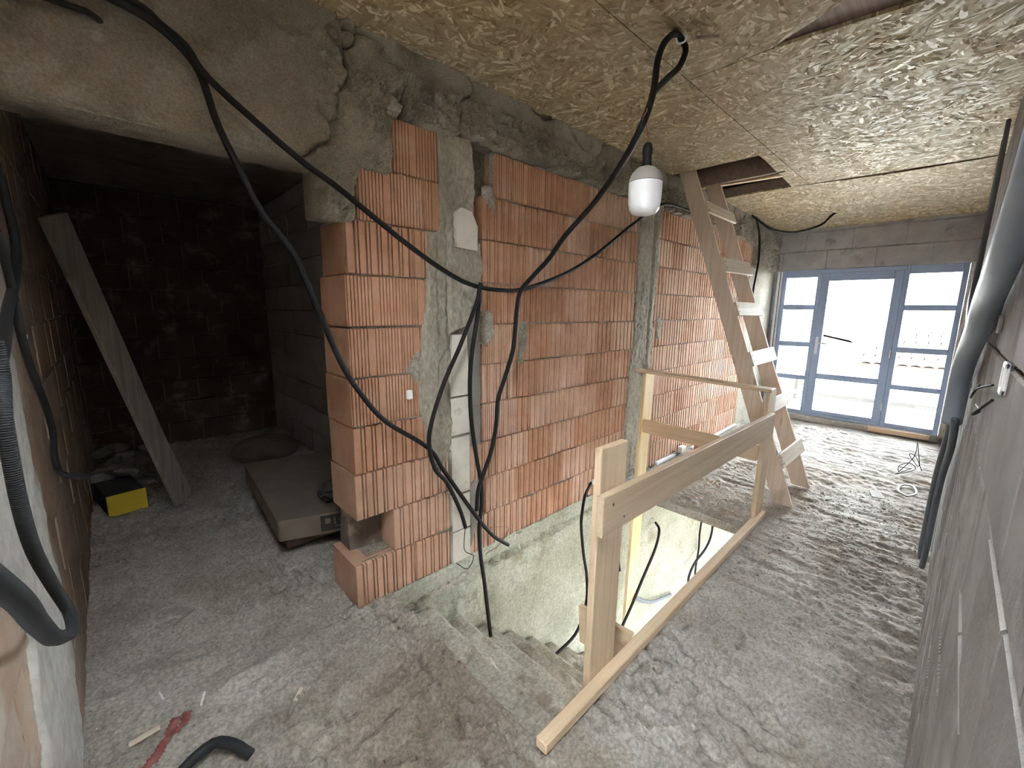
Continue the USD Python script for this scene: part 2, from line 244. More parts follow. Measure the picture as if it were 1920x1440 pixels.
# stairs: concrete steps going down along the brick wall
stairs = thing('stairs', (PX0, 1.35, 0), kind='structure', label='raw concrete steps going down beside the brick wall')
for k in range(1, 13):
    x0, z = PX0 + .22 * (k - 1), -.18 * k
    top = sheet(sg.box(x0 - .02, PY - .03, x0 + .222, D), .011, .013, lambda u, v, z=z, k=k: z + .035 * N2(u, v, 18, 3, 20 + k) + .004, .007, .012, .02, 30 + k)
    part(stairs, 'step', cat([trimesh.Trimesh(*top, process=False), box(x0 - .02, x0 + .215, PY - .03, D, z - .22, z - .008)]), 'step_concrete', 35)

# ------------------------------------------------------------------ bricks
def brick_profile(kind, L_, seed):
    r = random.Random(seed); p = [(0, .0015)]; u = .004
    if kind == 'ribbed':
        while u < L_ - .012:
            for du, w in ((0, 0), (.028, 0), (.0288, .022), (.0342, .022), (.0350, -.004), (.0450, -.004), (.0458, .022), (.0530, .022)):
                if u + du < L_ - .004: p.append((u + du, w))
            u += .054
    elif kind == 'combed':
        mid_ = L_ * r.uniform(.35, .6)
        while u < L_ - .006:
            p += [(u, 0), (u + .0008, .012), (u + .0046, .012), (u + .0054, 0)]; u += .0165
            if mid_ is not None and u > mid_: u += .024; mid_ = None
    p.append((L_, .0015)); return np.array([q for q in p if q[0] <= L_])
def brick(kind, L_, H, depth, seed):
    P = brick_profile(kind, L_, seed); n = len(P); zs, ins = (0, .004, H - .004, H), (.0035, 0, 0, .0035)
    rows = [np.stack([P[:, 0], P[:, 1] + i, np.full(n, z)], 1) for z, i in zip(zs, ins)]
    backs = [np.stack([P[:, 0], np.full(n, depth), np.full(n, z)], 1) for z in (0, H)]
    v = np.vstack(rows + backs); q = []
    def strip(a, b):
        for i in range(n - 1): q.append((a + i, a + i + 1, b + i + 1, b + i))
    for k in range(3): strip(k * n, (k + 1) * n)
    strip(3 * n, 5 * n); strip(4 * n, 0); strip(5 * n, 4 * n)
    for i, s in ((0, 1), (n - 1, -1)):
        c = [4 * n + i, i, n + i, 2 * n + i, 3 * n + i, 5 * n + i]
        for a, b, d in ((0, 1, 2), (0, 2, 3), (0, 3, 4), (0, 4, 5)): q.append((c[a], c[b], c[d], c[d]) if s > 0 else (c[a], c[d], c[b], c[b]))
    q = np.array(q); f = np.vstack([q[:, [0, 1, 2]], q[:, [0, 2, 3]]]); f = f[f[:, 1] != f[:, 2]]
    return v, f[(f[:, 0] != f[:, 2])][:, ::-1] * 1
def lay(parent, F, u0, u1, z0, H, L_, off, kinds, m, depth=.12, gap=.004, jit=.0025, seed=0, name='brick'):
    """one course of bricks from u0 to u1"""
    r = random.Random(seed); u = u0; a = off if off > .03 else L_
    while u < u1 - .015:
        e = min(u + a, u1); e = u1 if u1 - e < .05 else e
        kind = kinds if isinstance(kinds, str) else r.choice(kinds)
        h = H - r.uniform(.005, .009); v, f = brick(kind, e - u - gap, h, depth, r.randrange(9999))
        v = v + V(u + gap / 2, r.uniform(-jit, jit), z0 + r.uniform(0, .002))
        t = r.uniform(-.004, .004); v[:, 2] += t * (v[:, 0] - u); w = v[:, 1].copy(); v[:, 1] = w + min(jit * 3, .008) * r.uniform(-1, 1) * (v[:, 0] - u)
        part(parent, name, F(v, f), m if isinstance(m, str) else r.choice(m)); u = e; a = L_
def bed(u0, u1, z0, z1, base, H, amp=.5, du=.02, dz=.0065, seed=0, out=.014, cut=None):
    """mortar behind and between the bricks, squeezed out of the bed joints here and there"""
    def h(u, v):
        j = np.abs((v + H / 2) % H - H / 2); s = np.clip(N2(u, v, 9, 3, seed) + .06, 0, 1) * 3
        return -base + .006 * N2(u, v, 40, 2, seed + 1) + out * s * amp * np.exp(-(j / .006) ** 2)
    pg = sg.box(u0, z0, u1, z1); return sheet(pg.difference(cut) if cut is not None else pg, du, dz, h, 0, .001, .0, seed)

H = .2345
front = thing('wall_front', kind='structure', label='long wall of ribbed orange hollow clay bricks between concrete pillars')
Ff = oriented((0, D, 0), XF, YF)
part(front, 'mortar', on_wall(bed(.80, 5.98, -.02, 2.40, .027, H, 1.3, seed=41, out=.03, cut=sg.box(1.485, 1.80, 1.66, 2.35).union(sg.box(.7, H, .985, 2 * H))), (0, D, 0), XF, (0, -1, 0)), 'mortar', True)
part(front, 'core', cat([box(.84, 5.98, D + .06, D + .29, -.02, H), box(.99, 5.98, D + .06, D + .29, H - .01, 2 * H), box(.84, 1.48, D + .06, D + .29, 2 * H, 2.4), box(1.67, 5.98, D + .06, D + .29, 2 * H, 2.4), box(1.48, 1.67, D + .15, D + .29, 2 * H, 2.4), box(.99, 1.485, D + .03, D + .06, -.02, 2.4), box(1.66, 5.98, D + .03, D + .06, -.02, 2.4), box(1.48, 1.67, D + .02, D + .155, -.02, 1.82)]), 'mortar', label='rough mortar core of the wall')
RIB, MIX = 'ribbed', ('ribbed', 'ribbed', 'ribbed', 'ribbed', 'combed')
left_rows = [(.757, 1.32, RIB), (.97, 1.32, RIB), (.775, 1.32, RIB), (.783, 1.23, RIB), (.779, 1.20, 'combed'), (.785, 1.17, 'combed'), (.781, 1.20, 'combed'), (.80, 1.235, RIB), (.858, 1.285, 'combed'), (1.03, 1.285, 'combed')]
for k, (a, b, kd) in enumerate(left_rows):
    lay(front, Ff, a, b, k * H + .003, H, .34 if k not in (2, 5) else .27, 0, kd, 'clay' if k > 2 else 'clay_pale', .295, seed=100 + k)
part(front, 'broken_brick', trimesh.convex.convex_hull(V(.80, D + .17, H, .80, D + .29, H, .97, D + .14, H, .97, D + .29, H, .81, D + .2, 2 * H - .01, .81, D + .29, 2 * H - .01, .96, D + .16, 2 * H - .01, .96, D + .29, 2 * H - .01).reshape(-1, 3)), 'clay_shaded', label='broken brick end set back in a dark gap')
for k in range(10):
    z = k * H + .003; off = .125 * (k % 2)
    a = 1.465 if k < 2 else 1.47 if k == 2 else 1.665 if k == 9 else 1.565
    if k in (3, 5):
        w = 1.86 if k == 3 else 1.80
        lay(front, Ff, a, w, z, H, .4, 0, 'combed', 'clay_pale', .12, seed=200 + k); a = w
    lay(front, Ff, a, 3.22, z, H, .25, off, MIX if k == 9 else RIB, ('clay', 'clay', 'clay_pale') if k > 1 else ('clay_pale', 'clay'), .12, seed=220 + k)
    b = 3.56
    if k == 3: lay(front, Ff, b, 3.82, z, H, .3, 0, 'combed', 'clay_pale', .12, seed=260); b = 3.82
    lay(front, Ff, b, 5.94, z, H, .25, .25 - off, RIB, ('clay_pale', 'clay', 'clay_pale'), .12, seed=240 + k)
# beam with its ragged plaster
def beam_h(u, v):
    ledge = 2.535 - .03 * (u < 1.1) + .05 * N2(u, v * .3, 5, 3, 51)
    low = 1 / (1 + np.exp((v - ledge) * 160)); grav = np.clip((u - .35) * 1.5, 0, 1) * low
    crack = np.exp(-(np.abs((N2(u, v, 3.2, 3, 55))) / .010) ** 2) * np.clip((u - .3) * 2, 0, 1)
    smooth_ = np.clip((.62 - u) * 3, 0, 1)
    return .022 + .013 * low * (1 - smooth_) + .028 * N2(u, v, 7, 3, 52) * (1 - .55 * smooth_) + .075 * N2(u, v, 50, 2, 53) * grav + .03 * N2(u, v, 22, 3, 54) - .045 * crack * (1 - smooth_) - .012 * smooth_
bp = sg.Polygon([(-.3, 2.062), (.70, 2.062), (.695, 1.865), (.84, 1.868), (.86, 2.10), (1.03, 2.10), (1.035, 2.345), (1.27, 2.335), (1.45, 2.355), (1.55, 2.375), (1.67, 2.352), (1.9, 2.345), (2.4, 2.35), (2.9, 2.365), (3.2, 2.37), (3.6, 2.355), (4.4, 2.33), (5.3, 2.34), (5.92, 2.30), (5.96, 2.05), (XE + .05, 2.05), (XE + .05, 2.66), (-.3, 2.66)])
part(front, 'beam', cat([trimesh.Trimesh(*on_wall(sheet(bp, .0095, .0085, beam_h, .014, .012, .05, 57), (0, D, 0), XF, (0, -1, 0)), process=False), box(XL - .1, .83, D + .004, D + .17, 2.066, 2.7), box(.705, .845, D + .012, D + .2, 1.88, 2.1), box(.8, XE + .1, D + .03, D + .3, 2.36, 2.7), box(5.95, XE + .1, D + .02, D + .3, 2.05, 2.5)]), 'concrete', 40, label='rough concrete beam with ragged plaster under the ceiling')
# pillars, grooves, white block strip, mortar smears
def col_h(u, v): return .016 + .016 * N2(u, v, 6, 3, 61) + .028 * N2(u, v, 40, 2, 62) - .012 * np.exp(-((u - 1.335 - .008 * np.sin(v * 3)) / .006) ** 2) - .012 * (u > 1.252) * (u < 1.33) + .018 * np.exp(-((u - 1.17) / .05) ** 2) * np.clip(1.7 - v, 0, 1)
cp = sg.Polygon([(1.28, 2.37), (1.285, 2.1), (1.275, 1.89), (1.205, 1.87), (1.20, 1.70), (1.19, 1.5), (1.165, 1.42), (1.15, 1.27), (1.09, 1.2), (1.13, 1.15), (1.14, 1.0), (1.17, .85), (1.19, .70), (1.24, .60), (1.32, .64), (1.345, .8), (1.34, 1.36), (1.46, 1.4), (1.475, 1.50), (1.555, 1.52), (1.565, 1.75), (1.545, 1.86), (1.50, 1.84), (1.505, 2.06), (1.515, 2.2), (1.485, 2.37)])
part(front, 'pillar', on_wall(sheet(cp, .0075, .0085, col_h, .012, .01, .04, 63), (0, D, 0), XF, (0, -1, 0)), 'cast_concrete', 40, label='rough concrete pillar with a white block strip beside it')
part(front, 'groove_fill', on_wall(sheet(sg.Polygon([(1.462, .56), (1.56, .6), (1.555, 1.1), (1.56, 1.4), (1.545, 1.55), (1.46, 1.5), (1.462, 1.2)]), .008, .01, lambda u, v: -.002 + .006 * N2(u, v, 9, 2, 66), .008, .006, .02, 67), (0, D, 0), XF, (0, -1, 0)), 'groove_concrete', 40)
part(front, 'groove_fill', on_wall(sheet(sg.Polygon([(1.463, .02), (1.53, .2), (1.55, .5), (1.50, .5), (1.462, .46)]), .008, .01, lambda u, v: .004 + .006 * N2(u, v, 9, 2, 66), .008, .006, .02, 68), (0, D, 0), XF, (0, -1, 0)), 'groove_concrete', 40)
for z0, z1 in ((.004, .195), (.205, .425), (.435, .775), (.79, 1.005), (1.015, 1.375)):
    v, f = brick('plain', .128, z1 - z0, .1, 3); v = v + V(1.333, -.012, z0)
    if z1 > 1.3: v[(v[:, 2] > z1 - .05)] += V(0, 0, -.02); v[:, 0] = 1.395 + (v[:, 0] - 1.395) * np.where(v[:, 2] > 1.3, .8, 1)
    part(front, 'white_block', Ff(v, f), 'aac', label='white aerated block piece in the pillar')
wb = sg.Polygon([(1.366, 1.812), (1.505, 1.805), (1.508, 1.93), (1.47, 2.0), (1.40, 2.012), (1.367, 1.985)])
g = trimesh.creation.extrude_polygon(wb, .035, engine='earcut'); part(front, 'white_block', Ff(g.vertices[:, [0, 2, 1]] * V(1, 1, 1) + V(0, -.034, 0), g.faces[:, ::-1]), 'aac', label='small white block piece high on the pillar')
for pg, sd in (([(1.557, 1.30), (1.60, 1.27), (1.65, 1.33), (1.655, 1.44), (1.62, 1.50), (1.565, 1.49)], 71), ([(1.84, 1.16), (1.90, 1.15), (1.93, 1.3), (1.94, 1.43), (1.87, 1.42), (1.85, 1.3)], 72), ([(.72, 1.86), (.83, 1.86), (.845, 1.98), (.80, 2.05), (.70, 2.04)], 73), ([(1.56, 2.09), (1.66, 2.02), (1.665, 2.10), (1.62, 2.17), (1.56, 2.16)], 74),
               ([(3.60, 1.27), (3.68, 1.22), (3.72, 1.4), (3.65, 1.47), (3.6, 1.42)], 75), ([(1.06, 1.18), (1.16, 1.1), (1.17, 1.24), (1.14, 1.3)], 76)):
    part(front, 'mortar_smear', on_wall(sheet(sg.Polygon(pg), .0075, .0075, lambda u, v: .012 + .018 * N2(u, v, 18, 3, 70), .012, .018, .02, sd), (0, D, 0), XF, (0, -1, 0)), 'mortar', 40)
def col2_h(u, v): return .012 + .012 * N2(u, v, 6, 3, 81) + .024 * N2(u, v, 42, 2, 82) - .014 * np.exp(-((u - 3.44) / .008) ** 2) + .008 * (u > 3.45)
c2 = sg.Polygon([(3.205, 2.4), (3.21, 1.2), (3.17, 1.0), (3.16, .06), (3.56, .06), (3.59, .5), (3.52, .9), (3.54, 1.2), (3.56, 1.25), (3.52, 1.5), (3.55, 1.9), (3.54, 2.1), (3.57, 2.4)])
part(front, 'pillar', on_wall(sheet(c2, .011, .011, col2_h, .010, .01, .04, 83), (0, D, 0), XF, (0, -1, 0)), 'cast_concrete', 40, label='narrow concrete pillar behind the stair guard')
part(front, 'pillar', cat([trimesh.Trimesh(*on_wall(sheet(sg.box(5.93, -.03, XE + .05, 2.07), .03, .03, lambda u, v: -.005 + .012 * N2(u, v, 5, 3, 85), .008, .01, .02, 86), (0, D, 0), XF, (0, -1, 0)), process=False), box(5.96, XE + .05, D + .02, D + .2, -.03, 2.08)]), 'cast_concrete', 40, label='grey concrete pillar in the corner by the glazed door')

# stairwell wall below the bricks
def pit_h(u, v):
    band = 1 / (1 + np.exp((v + .105 + .03 * N2(u, v * 0, 5, 3, 91) * 2) * -140))
    scar = np.exp(-(((u - 1.35) / .22) ** 2 + ((v + .28 + .35 * (u - 1.3)) / .11) ** 2))
    return -.015 + .024 * band + .02 * N2(u, v, 3, 3, 92) + .03 * N2(u, v, 16, 3, 93) + .05 * N2(u, v, 40, 2, 94) * np.exp(-((v + .14) / .04) ** 2) * 2 + scar * (.12 * N2(u, v, 9, 3, 95) - .02) - .035 * np.exp(-(((u - 1.62) / .04) ** 2 + ((v + .34) / .1) ** 2))
well = thing('wall_stairwell', kind='structure', label='pale greenish rendered concrete wall down the stairwell')
part(well, 'render', cat([trimesh.Trimesh(*on_wall(sheet(sg.box(.5, -2.75, 7.4, -.0), .017, .015, pit_h, 0, .001, 0, 96), (0, D, 0), XF, (0, -1, 0)), process=False), box(.5, 7.4, D + .05, D + .3, -2.75, -.03)]), 'pit_render', 40)
low = thing('floor_lower', kind='structure', label='floor of the storey below')
part(low, 'slab', box(-1.6, 7.4, -2.4, D + .2, -2.85, -2.7), 'outer_ground')
lw = thing('wall_lower', kind='structure', label='side walls of the storey below')
part(lw, 'panel', cat([box(.3, .5, -2.4, D + .2, -2.75, -.17), box(.3, 7.4, -2.6, -2.4, -2.75, -.1), box(7.3, 7.5, -2.6, .5, -2.75, -.05), box(7.3, 7.5, .5, D + .2, -2.75, -1.8), box(7.3, 7.5, .95, D + .2, -2.75, -.05), box(7.3, 7.5, -2.6, D + .2, -1.0, -.05)]), 'outer_wall')

# ------------------------------------------------------------------ niche and side walls
beamN = thing('ceiling_niche', kind='structure', label='dark concrete ceiling of the niche')
part(beamN, 'slab', box(XL - .2, NX + .3, D + .16, NB + .3, 2.60, 2.75), 'concrete')
wl = thing('wall_left', kind='structure', label='dusty brick wall on the left with a whitish plaster strip')
Fl = oriented((XL, 0, 0), YF, (-1, 0, 0)); L0 = .98
for k in range(12): lay(wl, Fl, L0, NB, k * H + .003, H if k < 11 else .1, .26, .13 * (k % 2), 'plain', 'clay_left', .1, .006, .004, 300 + k)
part(wl, 'mortar', on_wall(bed(L0, NB, -.02, 2.66, .003, H, .5, .03, .009, 310), (XL, 0, 0), YF, (1, 0, 0)), 'left_dust', True)
part(wl, 'core', box(XL - .3, XL - .07, L0, NB + .2, -.05, 2.7), 'mortar')
strip = sg.Polygon([(1.70, 1.5), (1.92, 1.5), (2.0, 1.29), (1.95, 1.02), (2.0, .93), (1.98, .73), (2.08, .4), (1.96, .15), (1.85, .02), (1.45, .02), (1.33, .42), (1.39, .59), (1.45, .72), (1.36, .9), (1.2, 1.0), (1.2, 1.15), (1.45, 1.2)])
part(wl, 'plaster', on_wall(sheet(strip, .010, .010, lambda u, v: .010 + .010 * N2(u, v, 7, 3, 321) + .006 * N2(u, v, 40, 2, 322), .02, .015, .016, 323), (XL, 0, 0), YF, (1, 0, 0)), 'mortar_pale', 40, label='whitish plaster strip smeared over the bricks')
wr = thing('wall_right', kind='structure', label='grey brick wall at the right edge with cut grooves and pale joints')
Fr = oriented((0, YR, 0), XF, (0, -1, 0))
for k in range(12):
    xs = XR + .81 + .13 * (k % 2)
    lay(wr, Fr, XR, xs, k * H + .003, H if k < 11 else .1, .27, .13 * (k % 2), 'plain', 'clay_grey', .1, .007, .0012, 400 + k)
    lay(wr, Fr, xs, XE, k * H + .003, H if k < 11 else .1, .27, 0, 'combed', 'clay_grey', .1, .007, .0012, 420 + k)
part(wr, 'mortar', on_wall(bed(XR, XE, -.02, 2.66, .012, H, .8, .03, .009, 410, .006), (0, YR, 0), XF, (0, 1, 0)), 'mortar_pale', True)
part(wr, 'core', box(XR, XE + .2, YR - .3, YR - .07, -.05, 2.7), 'mortar')
for k, (u0, z0, u1, z1, w) in enumerate([(1.3, .05, 2.3, 1.05, .025), (1.9, .2, 2.5, 1.1, .03), (2.6, .1, 3.0, 1.2, .03)]):
    a = np.array([unit((u1 - u0, z1 - z0))])[0]; nrm = V(-a[1], a[0]) * w / 2; n_ = 7
    top = [(u0 + (u1 - u0) * t + nrm[0] * rng.uniform(.5, 1.4), z0 + (z1 - z0) * t + nrm[1] * rng.uniform(.5, 1.4)) for t in np.linspace(0, 1, n_)]
    bot = [(u0 + (u1 - u0) * t - nrm[0] * rng.uniform(.5, 1.4), z0 + (z1 - z0) * t - nrm[1] * rng.uniform(.5, 1.4)) for t in np.linspace(1, 0, n_)]
    part(wr, 'groove_fill', on_wall(sheet(sg.Polygon(top + bot).buffer(0), .012, .012, lambda u, v: .001 + .004 * N2(u, v, 14, 2, 430), .006, .01, .01, 431 + k), (0, YR, 0), XF, (0, 1, 0)), 'mortar_pale', 40)
part(wr, 'dark_patch', on_wall(sheet(sg.Polygon([(.46, 1.20), (.60, 1.235), (.66, 1.30), (.60, 1.315), (.50, 1.275)]), .006, .006, lambda u, v: .001 + .003 * N2(u, v, 14, 2, 430), .006, .01, .01, 441), (0, YR, 0), XF, (0, 1, 0)), 'groove_concrete', 40)
wb_ = thing('wall_back', kind='structure', label='brick wall at the dark back of the niche')
Fb = oriented((0, NB, 0), XF, YF)
for k in range(12): lay(wb_, Fb, XL, NX, k * H + .003, H if k < 11 else .05, .3, .15 * (k % 2), 'plain', 'clay_shaded', .1, .008, .004, 500 + k)
part(wb_, 'core', box(XL - .2, NX + .3, NB + .012, NB + .3, -.05, 2.7), 'mortar')
wn = thing('wall_niche', kind='structure', label='pale aerated block wall on the right of the niche')
Fn = oriented((NX, 0, 0), YF, XF)
for k in range(11): lay(wn, Fn, D + .2, NB, k * .243 + .003, .243, .6, .3 * (k % 2), 'plain', 'aac_dim', .1, .005, .003, 520 + k, 'block')
part(wn, 'core', box(NX + .012, NX + .3, D + .1, NB + .2, -.05, 2.7), 'mortar')
part(wn, 'return_wall', box(.99, NX + .3, D + .27, D + .32, -.03, 2.6), 'mortar', label='back of the brick wall inside the niche')

# ------------------------------------------------------------------ end wall, door and windows
we = thing('wall_end', kind='structure', label='grey block lintel and sill around the glazed door')
Fe = oriented((XE, 0, 0), (0, -1, 0), XF)
for k, (z0, z1) in enumerate(((2.06, 2.30), (2.305, 2.545), (2.55, 2.66))): lay(we, Fe, -D - .02, .08, z0, z1 - z0, .5, .25 * (k % 2) + .1, 'plain', 'block', .2, .006, .003, 540 + k, 'block')
part(we, 'core', cat([box(XE + .015, XE + .22, -.3, D + .1, 2.055, 2.75), box(XE + .07, XE + .3, D - .10, D + .3, -.1, 2.1), box(XE + .07, XE + .3, -.5, -.012, -.1, 2.1)]), 'block')
part(we, 'jamb', box(XE - .02, XE + .09, YR - .2, -.012, -.05, 2.06), 'mortar_pale')
part(we, 'sill', board((XE + .08, -.06, .035), (XE + .08, D - .06, .035), (1, 0, 0), .2, .075, .006), 'mortar_pale', label='pale sill under the door frame')
part(we, 'sill_board', board((XE - .05, .05, .045), (XE - .05, .62, .045), (1, 0, 0), .05, .06, .006), 'pine_y', label='short pine strip on the sill')
part(we, 'reveal_strip', cat([board((XE - .02, 1.83, 0.0), (XE - .02, 1.83, 2.05), (0, 1, 0), .022, .03), board((XE + .02, 1.80, 0.0), (XE + .02, 1.80, 2.05), (0, 1, 0), .02, .03)]), 'white_plastic', label='white edge strip beside the window frame')
FX0, FX1, FZ0, FZ1 = XE + .02, XE + .09, .08, 2.03
def glaze(name, y0, y1, zs, label, bar=.045, frame_w=.05):
    t = thing(name, (XE + .05, (y0 + y1) / 2, FZ0), kind='structure', label=label)
    z0, z1 = zs[0][0] - max(frame_w, .055), 2.058
    for a, b in ((y0, y0 + frame_w), (y1 - frame_w, y1)): part(t, 'stile', board((XE + .055, (a + b) / 2, z0), (XE + .055, (a + b) / 2, z1), (0, 1, 0), b - a, .07), 'frame_glare_paint')
    for za, zb in ((z0, zs[0][0]), (zs[-1][1], z1)): part(t, 'rail', board((XE + .055, y0 + frame_w, (za + zb) / 2), (XE + .055, y1 - frame_w, (za + zb) / 2), (0, 0, 1), zb - za, .07), 'frame_glare_paint')
    for (a, b), (c, d) in zip(zs[:-1], zs[1:]): part(t, 'muntin', board((XE + .055, y0 + frame_w, (b + c) / 2), (XE + .055, y1 - frame_w, (b + c) / 2), (0, 0, 1), c - b, .055), 'frame_glare_paint')
    for a, b in zs: part(t, 'pane', box(XE + .052, XE + .058, y0 + frame_w, y1 - frame_w, a, b), 'pane')
    return t
Z4 = [(.135, .565), (.625, 1.025), (1.09, 1.53), (1.595, 1.96)]
glaze('window_1', 1.33, 1.785, Z4, 'narrow grey framed window with four panes left of the glazed door', frame_w=.05)
glaze('window_2', -.01, .522, Z4, 'narrow grey framed window with four panes right of the glazed door', frame_w=.05)
dr = glaze('door_1', .522, 1.33, [(.165, .60), (.675, 1.905)], 'grey framed glazed door letting in white daylight', frame_w=.085)
part(dr, 'door_frame', cat([board((XE + .05, .50, 2.03), (XE + .05, 1.36, 2.03), (0, 0, 1), .05, .085), board((XE + .05, .53, .1), (XE + .05, 1.325, .1), (0, 0, 1), .04, .085)]), 'frame_glare_paint')
hd = part(dr, 'handle_plate', board((XE - .0, 1.29, .94), (XE - .0, 1.29, 1.17), (0, 1, 0), .032, .014), 'steel', label='steel handle plate')
part(hd, 'lever', tube([(XE - .005, 1.29, 1.09), (XE - .05, 1.29, 1.09), (XE - .055, 1.26, 1.09), (XE - .055, 1.17, 1.088)], .009, .01), 'steel', True, label='steel lever')
for z in (.28, .95): part(dr, 'hinge', tube([(XE + .01, .53, z), (XE + .01, .53, z + .1)], .011, .05), 'steel', True, label='small steel hinge')

# ------------------------------------------------------------------ ceiling: strand boards on joists, with a hatch and gaps
ceil = thing('ceiling', kind='structure', label='ceiling of oriented strand boards with a ladder hatch and dark gaps')
def panel(pts, sag=None, th=.016):
    pg = sg.Polygon(pts); m = trimesh.creation.extrude_polygon(pg, th, engine='earcut')
    if sag: m = m.subdivide_to_size(.25); m.vertices[:, 2] -= sag(m.vertices[:, 0], m.vertices[:, 1])
    m.apply_translation((0, 0, CEIL)); return m
SX0, SX1, SY0, SY1 = -.20, .40, -.08, .46      # roof opening added over the unseen corner to daylight the near half
hatch = [(3.70, D), (3.70, 1.19), (3.82, 1.19), (4.747, 1.235), (4.747, D)]
Yd = D + .03
panels = [[(-.4, 1.105), (2.262, 1.105), (2.262, Yd), (-.4, Yd)], None,
          [(2.268, .74), (2.335, .24), (2.45, -.3), (4.862, -.3), (4.80, .55), (4.757, 1.10), (2.268, 1.10)], [(2.266, 1.104), (3.86, 1.104), (3.83, 1.19), (3.66, 1.19), (3.66, Yd), (2.266, Yd)],
          [(3.864, 1.104), (4.756, 1.103), (4.75, 1.235), (3.835, 1.192)]]
panels[1] = [(SX1, -.3), (1.82, -.3), (2.10, .40), (2.262, .735), (2.262, 1.10), (-.4, 1.10), (-.4, SY1), (SX1, SY1)]
for q in panels: part(ceil, 'osb_panel', panel(q), 'osb')
far = panel([(4.755, Yd), (4.755, 1.24), (4.875, .55), (4.875, -.3), (XE + .1, -.3), (XE + .1, Yd)])
far.vertices[:, 2] -= np.clip(far.vertices[:, 0] - 4.8, 0, 9) * .028; part(ceil, 'osb_panel', far, 'osb')
part(ceil, 'roof_deck', cat([box(SX1, XE + .2, -.4, D + .3, 2.80, 2.86), box(-.5, SX1, SY1, D + .3, 2.80, 2.86), box(-.5, SX0, -.4, SY1, 2.80, 2.86), box(SX0, SX1, -.4, SY0, 2.80, 2.86)]), 'roof_void', label='dark roof boards above the ceiling')
part(ceil, 'roof_edge', cat([box(-.5, XE + .2, D + .02, D + .3, 2.6, 2.82), box(-.5, XE + .2, -.4, -.32, 2.62, 2.82), box(-.5, -.42, -.4, D + .3, 2.62, 2.82), box(XE + .12, XE + .22, -.4, D + .3, 2.6, 2.82)]), 'roof_void')
part(ceil, 'roof_light_lining', cat([box(SX0 - .03, SX0, SY0, SY1, 2.6, 2.86), box(SX1, SX1 + .03, SY0, SY1, 2.65, 2.86), box(SX0, SX1, SY1, SY1 + .03, 2.65, 2.86), box(SX0, SX1, SY0 - .03, SY0, 2.6, 2.86), box(-.42, SX0, -.32, SY1, 2.62, 2.66), box(SX0, SX1, -.32, SY0, 2.62, 2.66)]), 'pine_x')
part(ceil, 'joist', board((4.20, 1.15, 2.72), (4.20, Yd, 2.72), (0, 0, 1), .16, .045), 'dark_board', label='dark joist in the hatch')
part(ceil, 'joist_edge', board((4.32, 1.20, 2.645), (4.23, Yd, 2.645), (1, 0, 0), .05, .022), 'pine_y', label='pale strip standing for the lit lower edge of the hatch joist')  # paler wood paints the light on the lower edge of the joist
part(ceil, 'joist', box(1.45, 3.0, -.30, .80, 2.66, 2.70), 'dark_board', label='dark board showing through the wedge gap')
part(ceil, 'joist', board((4.82, -.3, 2.70), (4.82, 1.85, 2.70), (0, 0, 1), .08, .12), 'dark_board')

# ------------------------------------------------------------------ ladder
SL = .3725
def lpt(x, z, d=0.0):   # a point of the ladder's front edge, d back along its depth
    return V(x, .69 + SL * z + d, z)
lad = thing('ladder', (3.97, .77, 0), 'home-made ladder of two planks with nailed slats leaning up into the ceiling hatch', 'ladder')
ax = unit((0, SL, 1)); wd = unit((0, 1, -SL))
for x, zt in ((3.70, 2.70), (4.235, 2.72)):
    b = board(lpt(x, -.12, .068), lpt(x, zt, .068), wd, .128, .027)
    b = trimesh.intersections.slice_mesh_plane(b, (0, 0, 1), (0, 0, .004), cap=True, engine='earcut') if True else b
    part(lad, 'stringer', b, 'ladder_wood')
for z0, z1, x1 in ((2.29, 2.39, 4.28), (1.805, 1.93, 4.31), (1.46, 1.575, 4.27), (1.065, 1.185, 4.29), (.69, .80, 4.30), (.295, .41, 4.32)):
    c = lpt(0, (z0 + z1) / 2, -.012)
    rg = part(lad, 'rung', board((3.675, c[1], c[2]), (x1, c[1] + rng.uniform(-.004, .004), c[2] + rng.uniform(-.012, .012)), ax, z1 - z0, .021), 'rung_wood')
    nn = -wd; nails(rg, [V(x_, c[1], c[2]) + nn * .0112 + ax * d_ for x_ in (3.70, 4.235) for d_ in (-.025, .025)], nn)

# ------------------------------------------------------------------ stair guard
gd = thing('stair_guard', (2.1, .80, 0), 'raw pine guard rail of nailed boards around the stairwell opening', 'railing')
part(gd, 'kick_board', board((.915, .792, .028), (3.37, .815, .03), (0, 1, 0), .048, .042, .004), 'pine_x', label='pine batten lying along the stairwell edge')
part(gd, 'post', board((1.31, .835, -.36), (1.325, .835, 1.005), (1, 0, 0), .175, .03), 'pine_z', label='wide short pine post at the near end')
rl = part(gd, 'rail', board((1.205, .797, .765), (3.26, .797, .735), (0, 0, 1), .155, .032), 'pine_x', label='long pine rail along the stairwell')
nails(rl, [(1.27, .781, .80), (1.35, .781, .725), (3.21, .781, .77), (3.24, .781, .70)], (0, -1, 0))
part(gd, 'post', board((3.15, 1.735, -1.95), (3.255, 1.735, .985), (1, 0, 0), .15, .03), 'pine_fresh', label='fresh yellow pine post rising from the stairs')
part(gd, 'post', board((3.275, .83, -.09), (3.285, .83, .955), (1, 0, 0), .15, .03), 'pine_z')
part(gd, 'top_rail', board((3.23, 1.83, 1.0), (3.23, .80, .972), (1, 0, 0), .10, .022), 'pine_y', label='thin pine board on top of the far posts')
part(gd, 'cross_rail', board((3.20, 1.74, .54), (3.20, .845, .525), (0, 0, 1), .115, .025), 'pine_y', label='cross rail between the far posts')
part(gd, 'brace', board((1.56, .815, -.03), (1.56, 1.11, -.05), (0, 0, 1), .20, .025), 'pine_y', label='short brace board low in the stairwell')

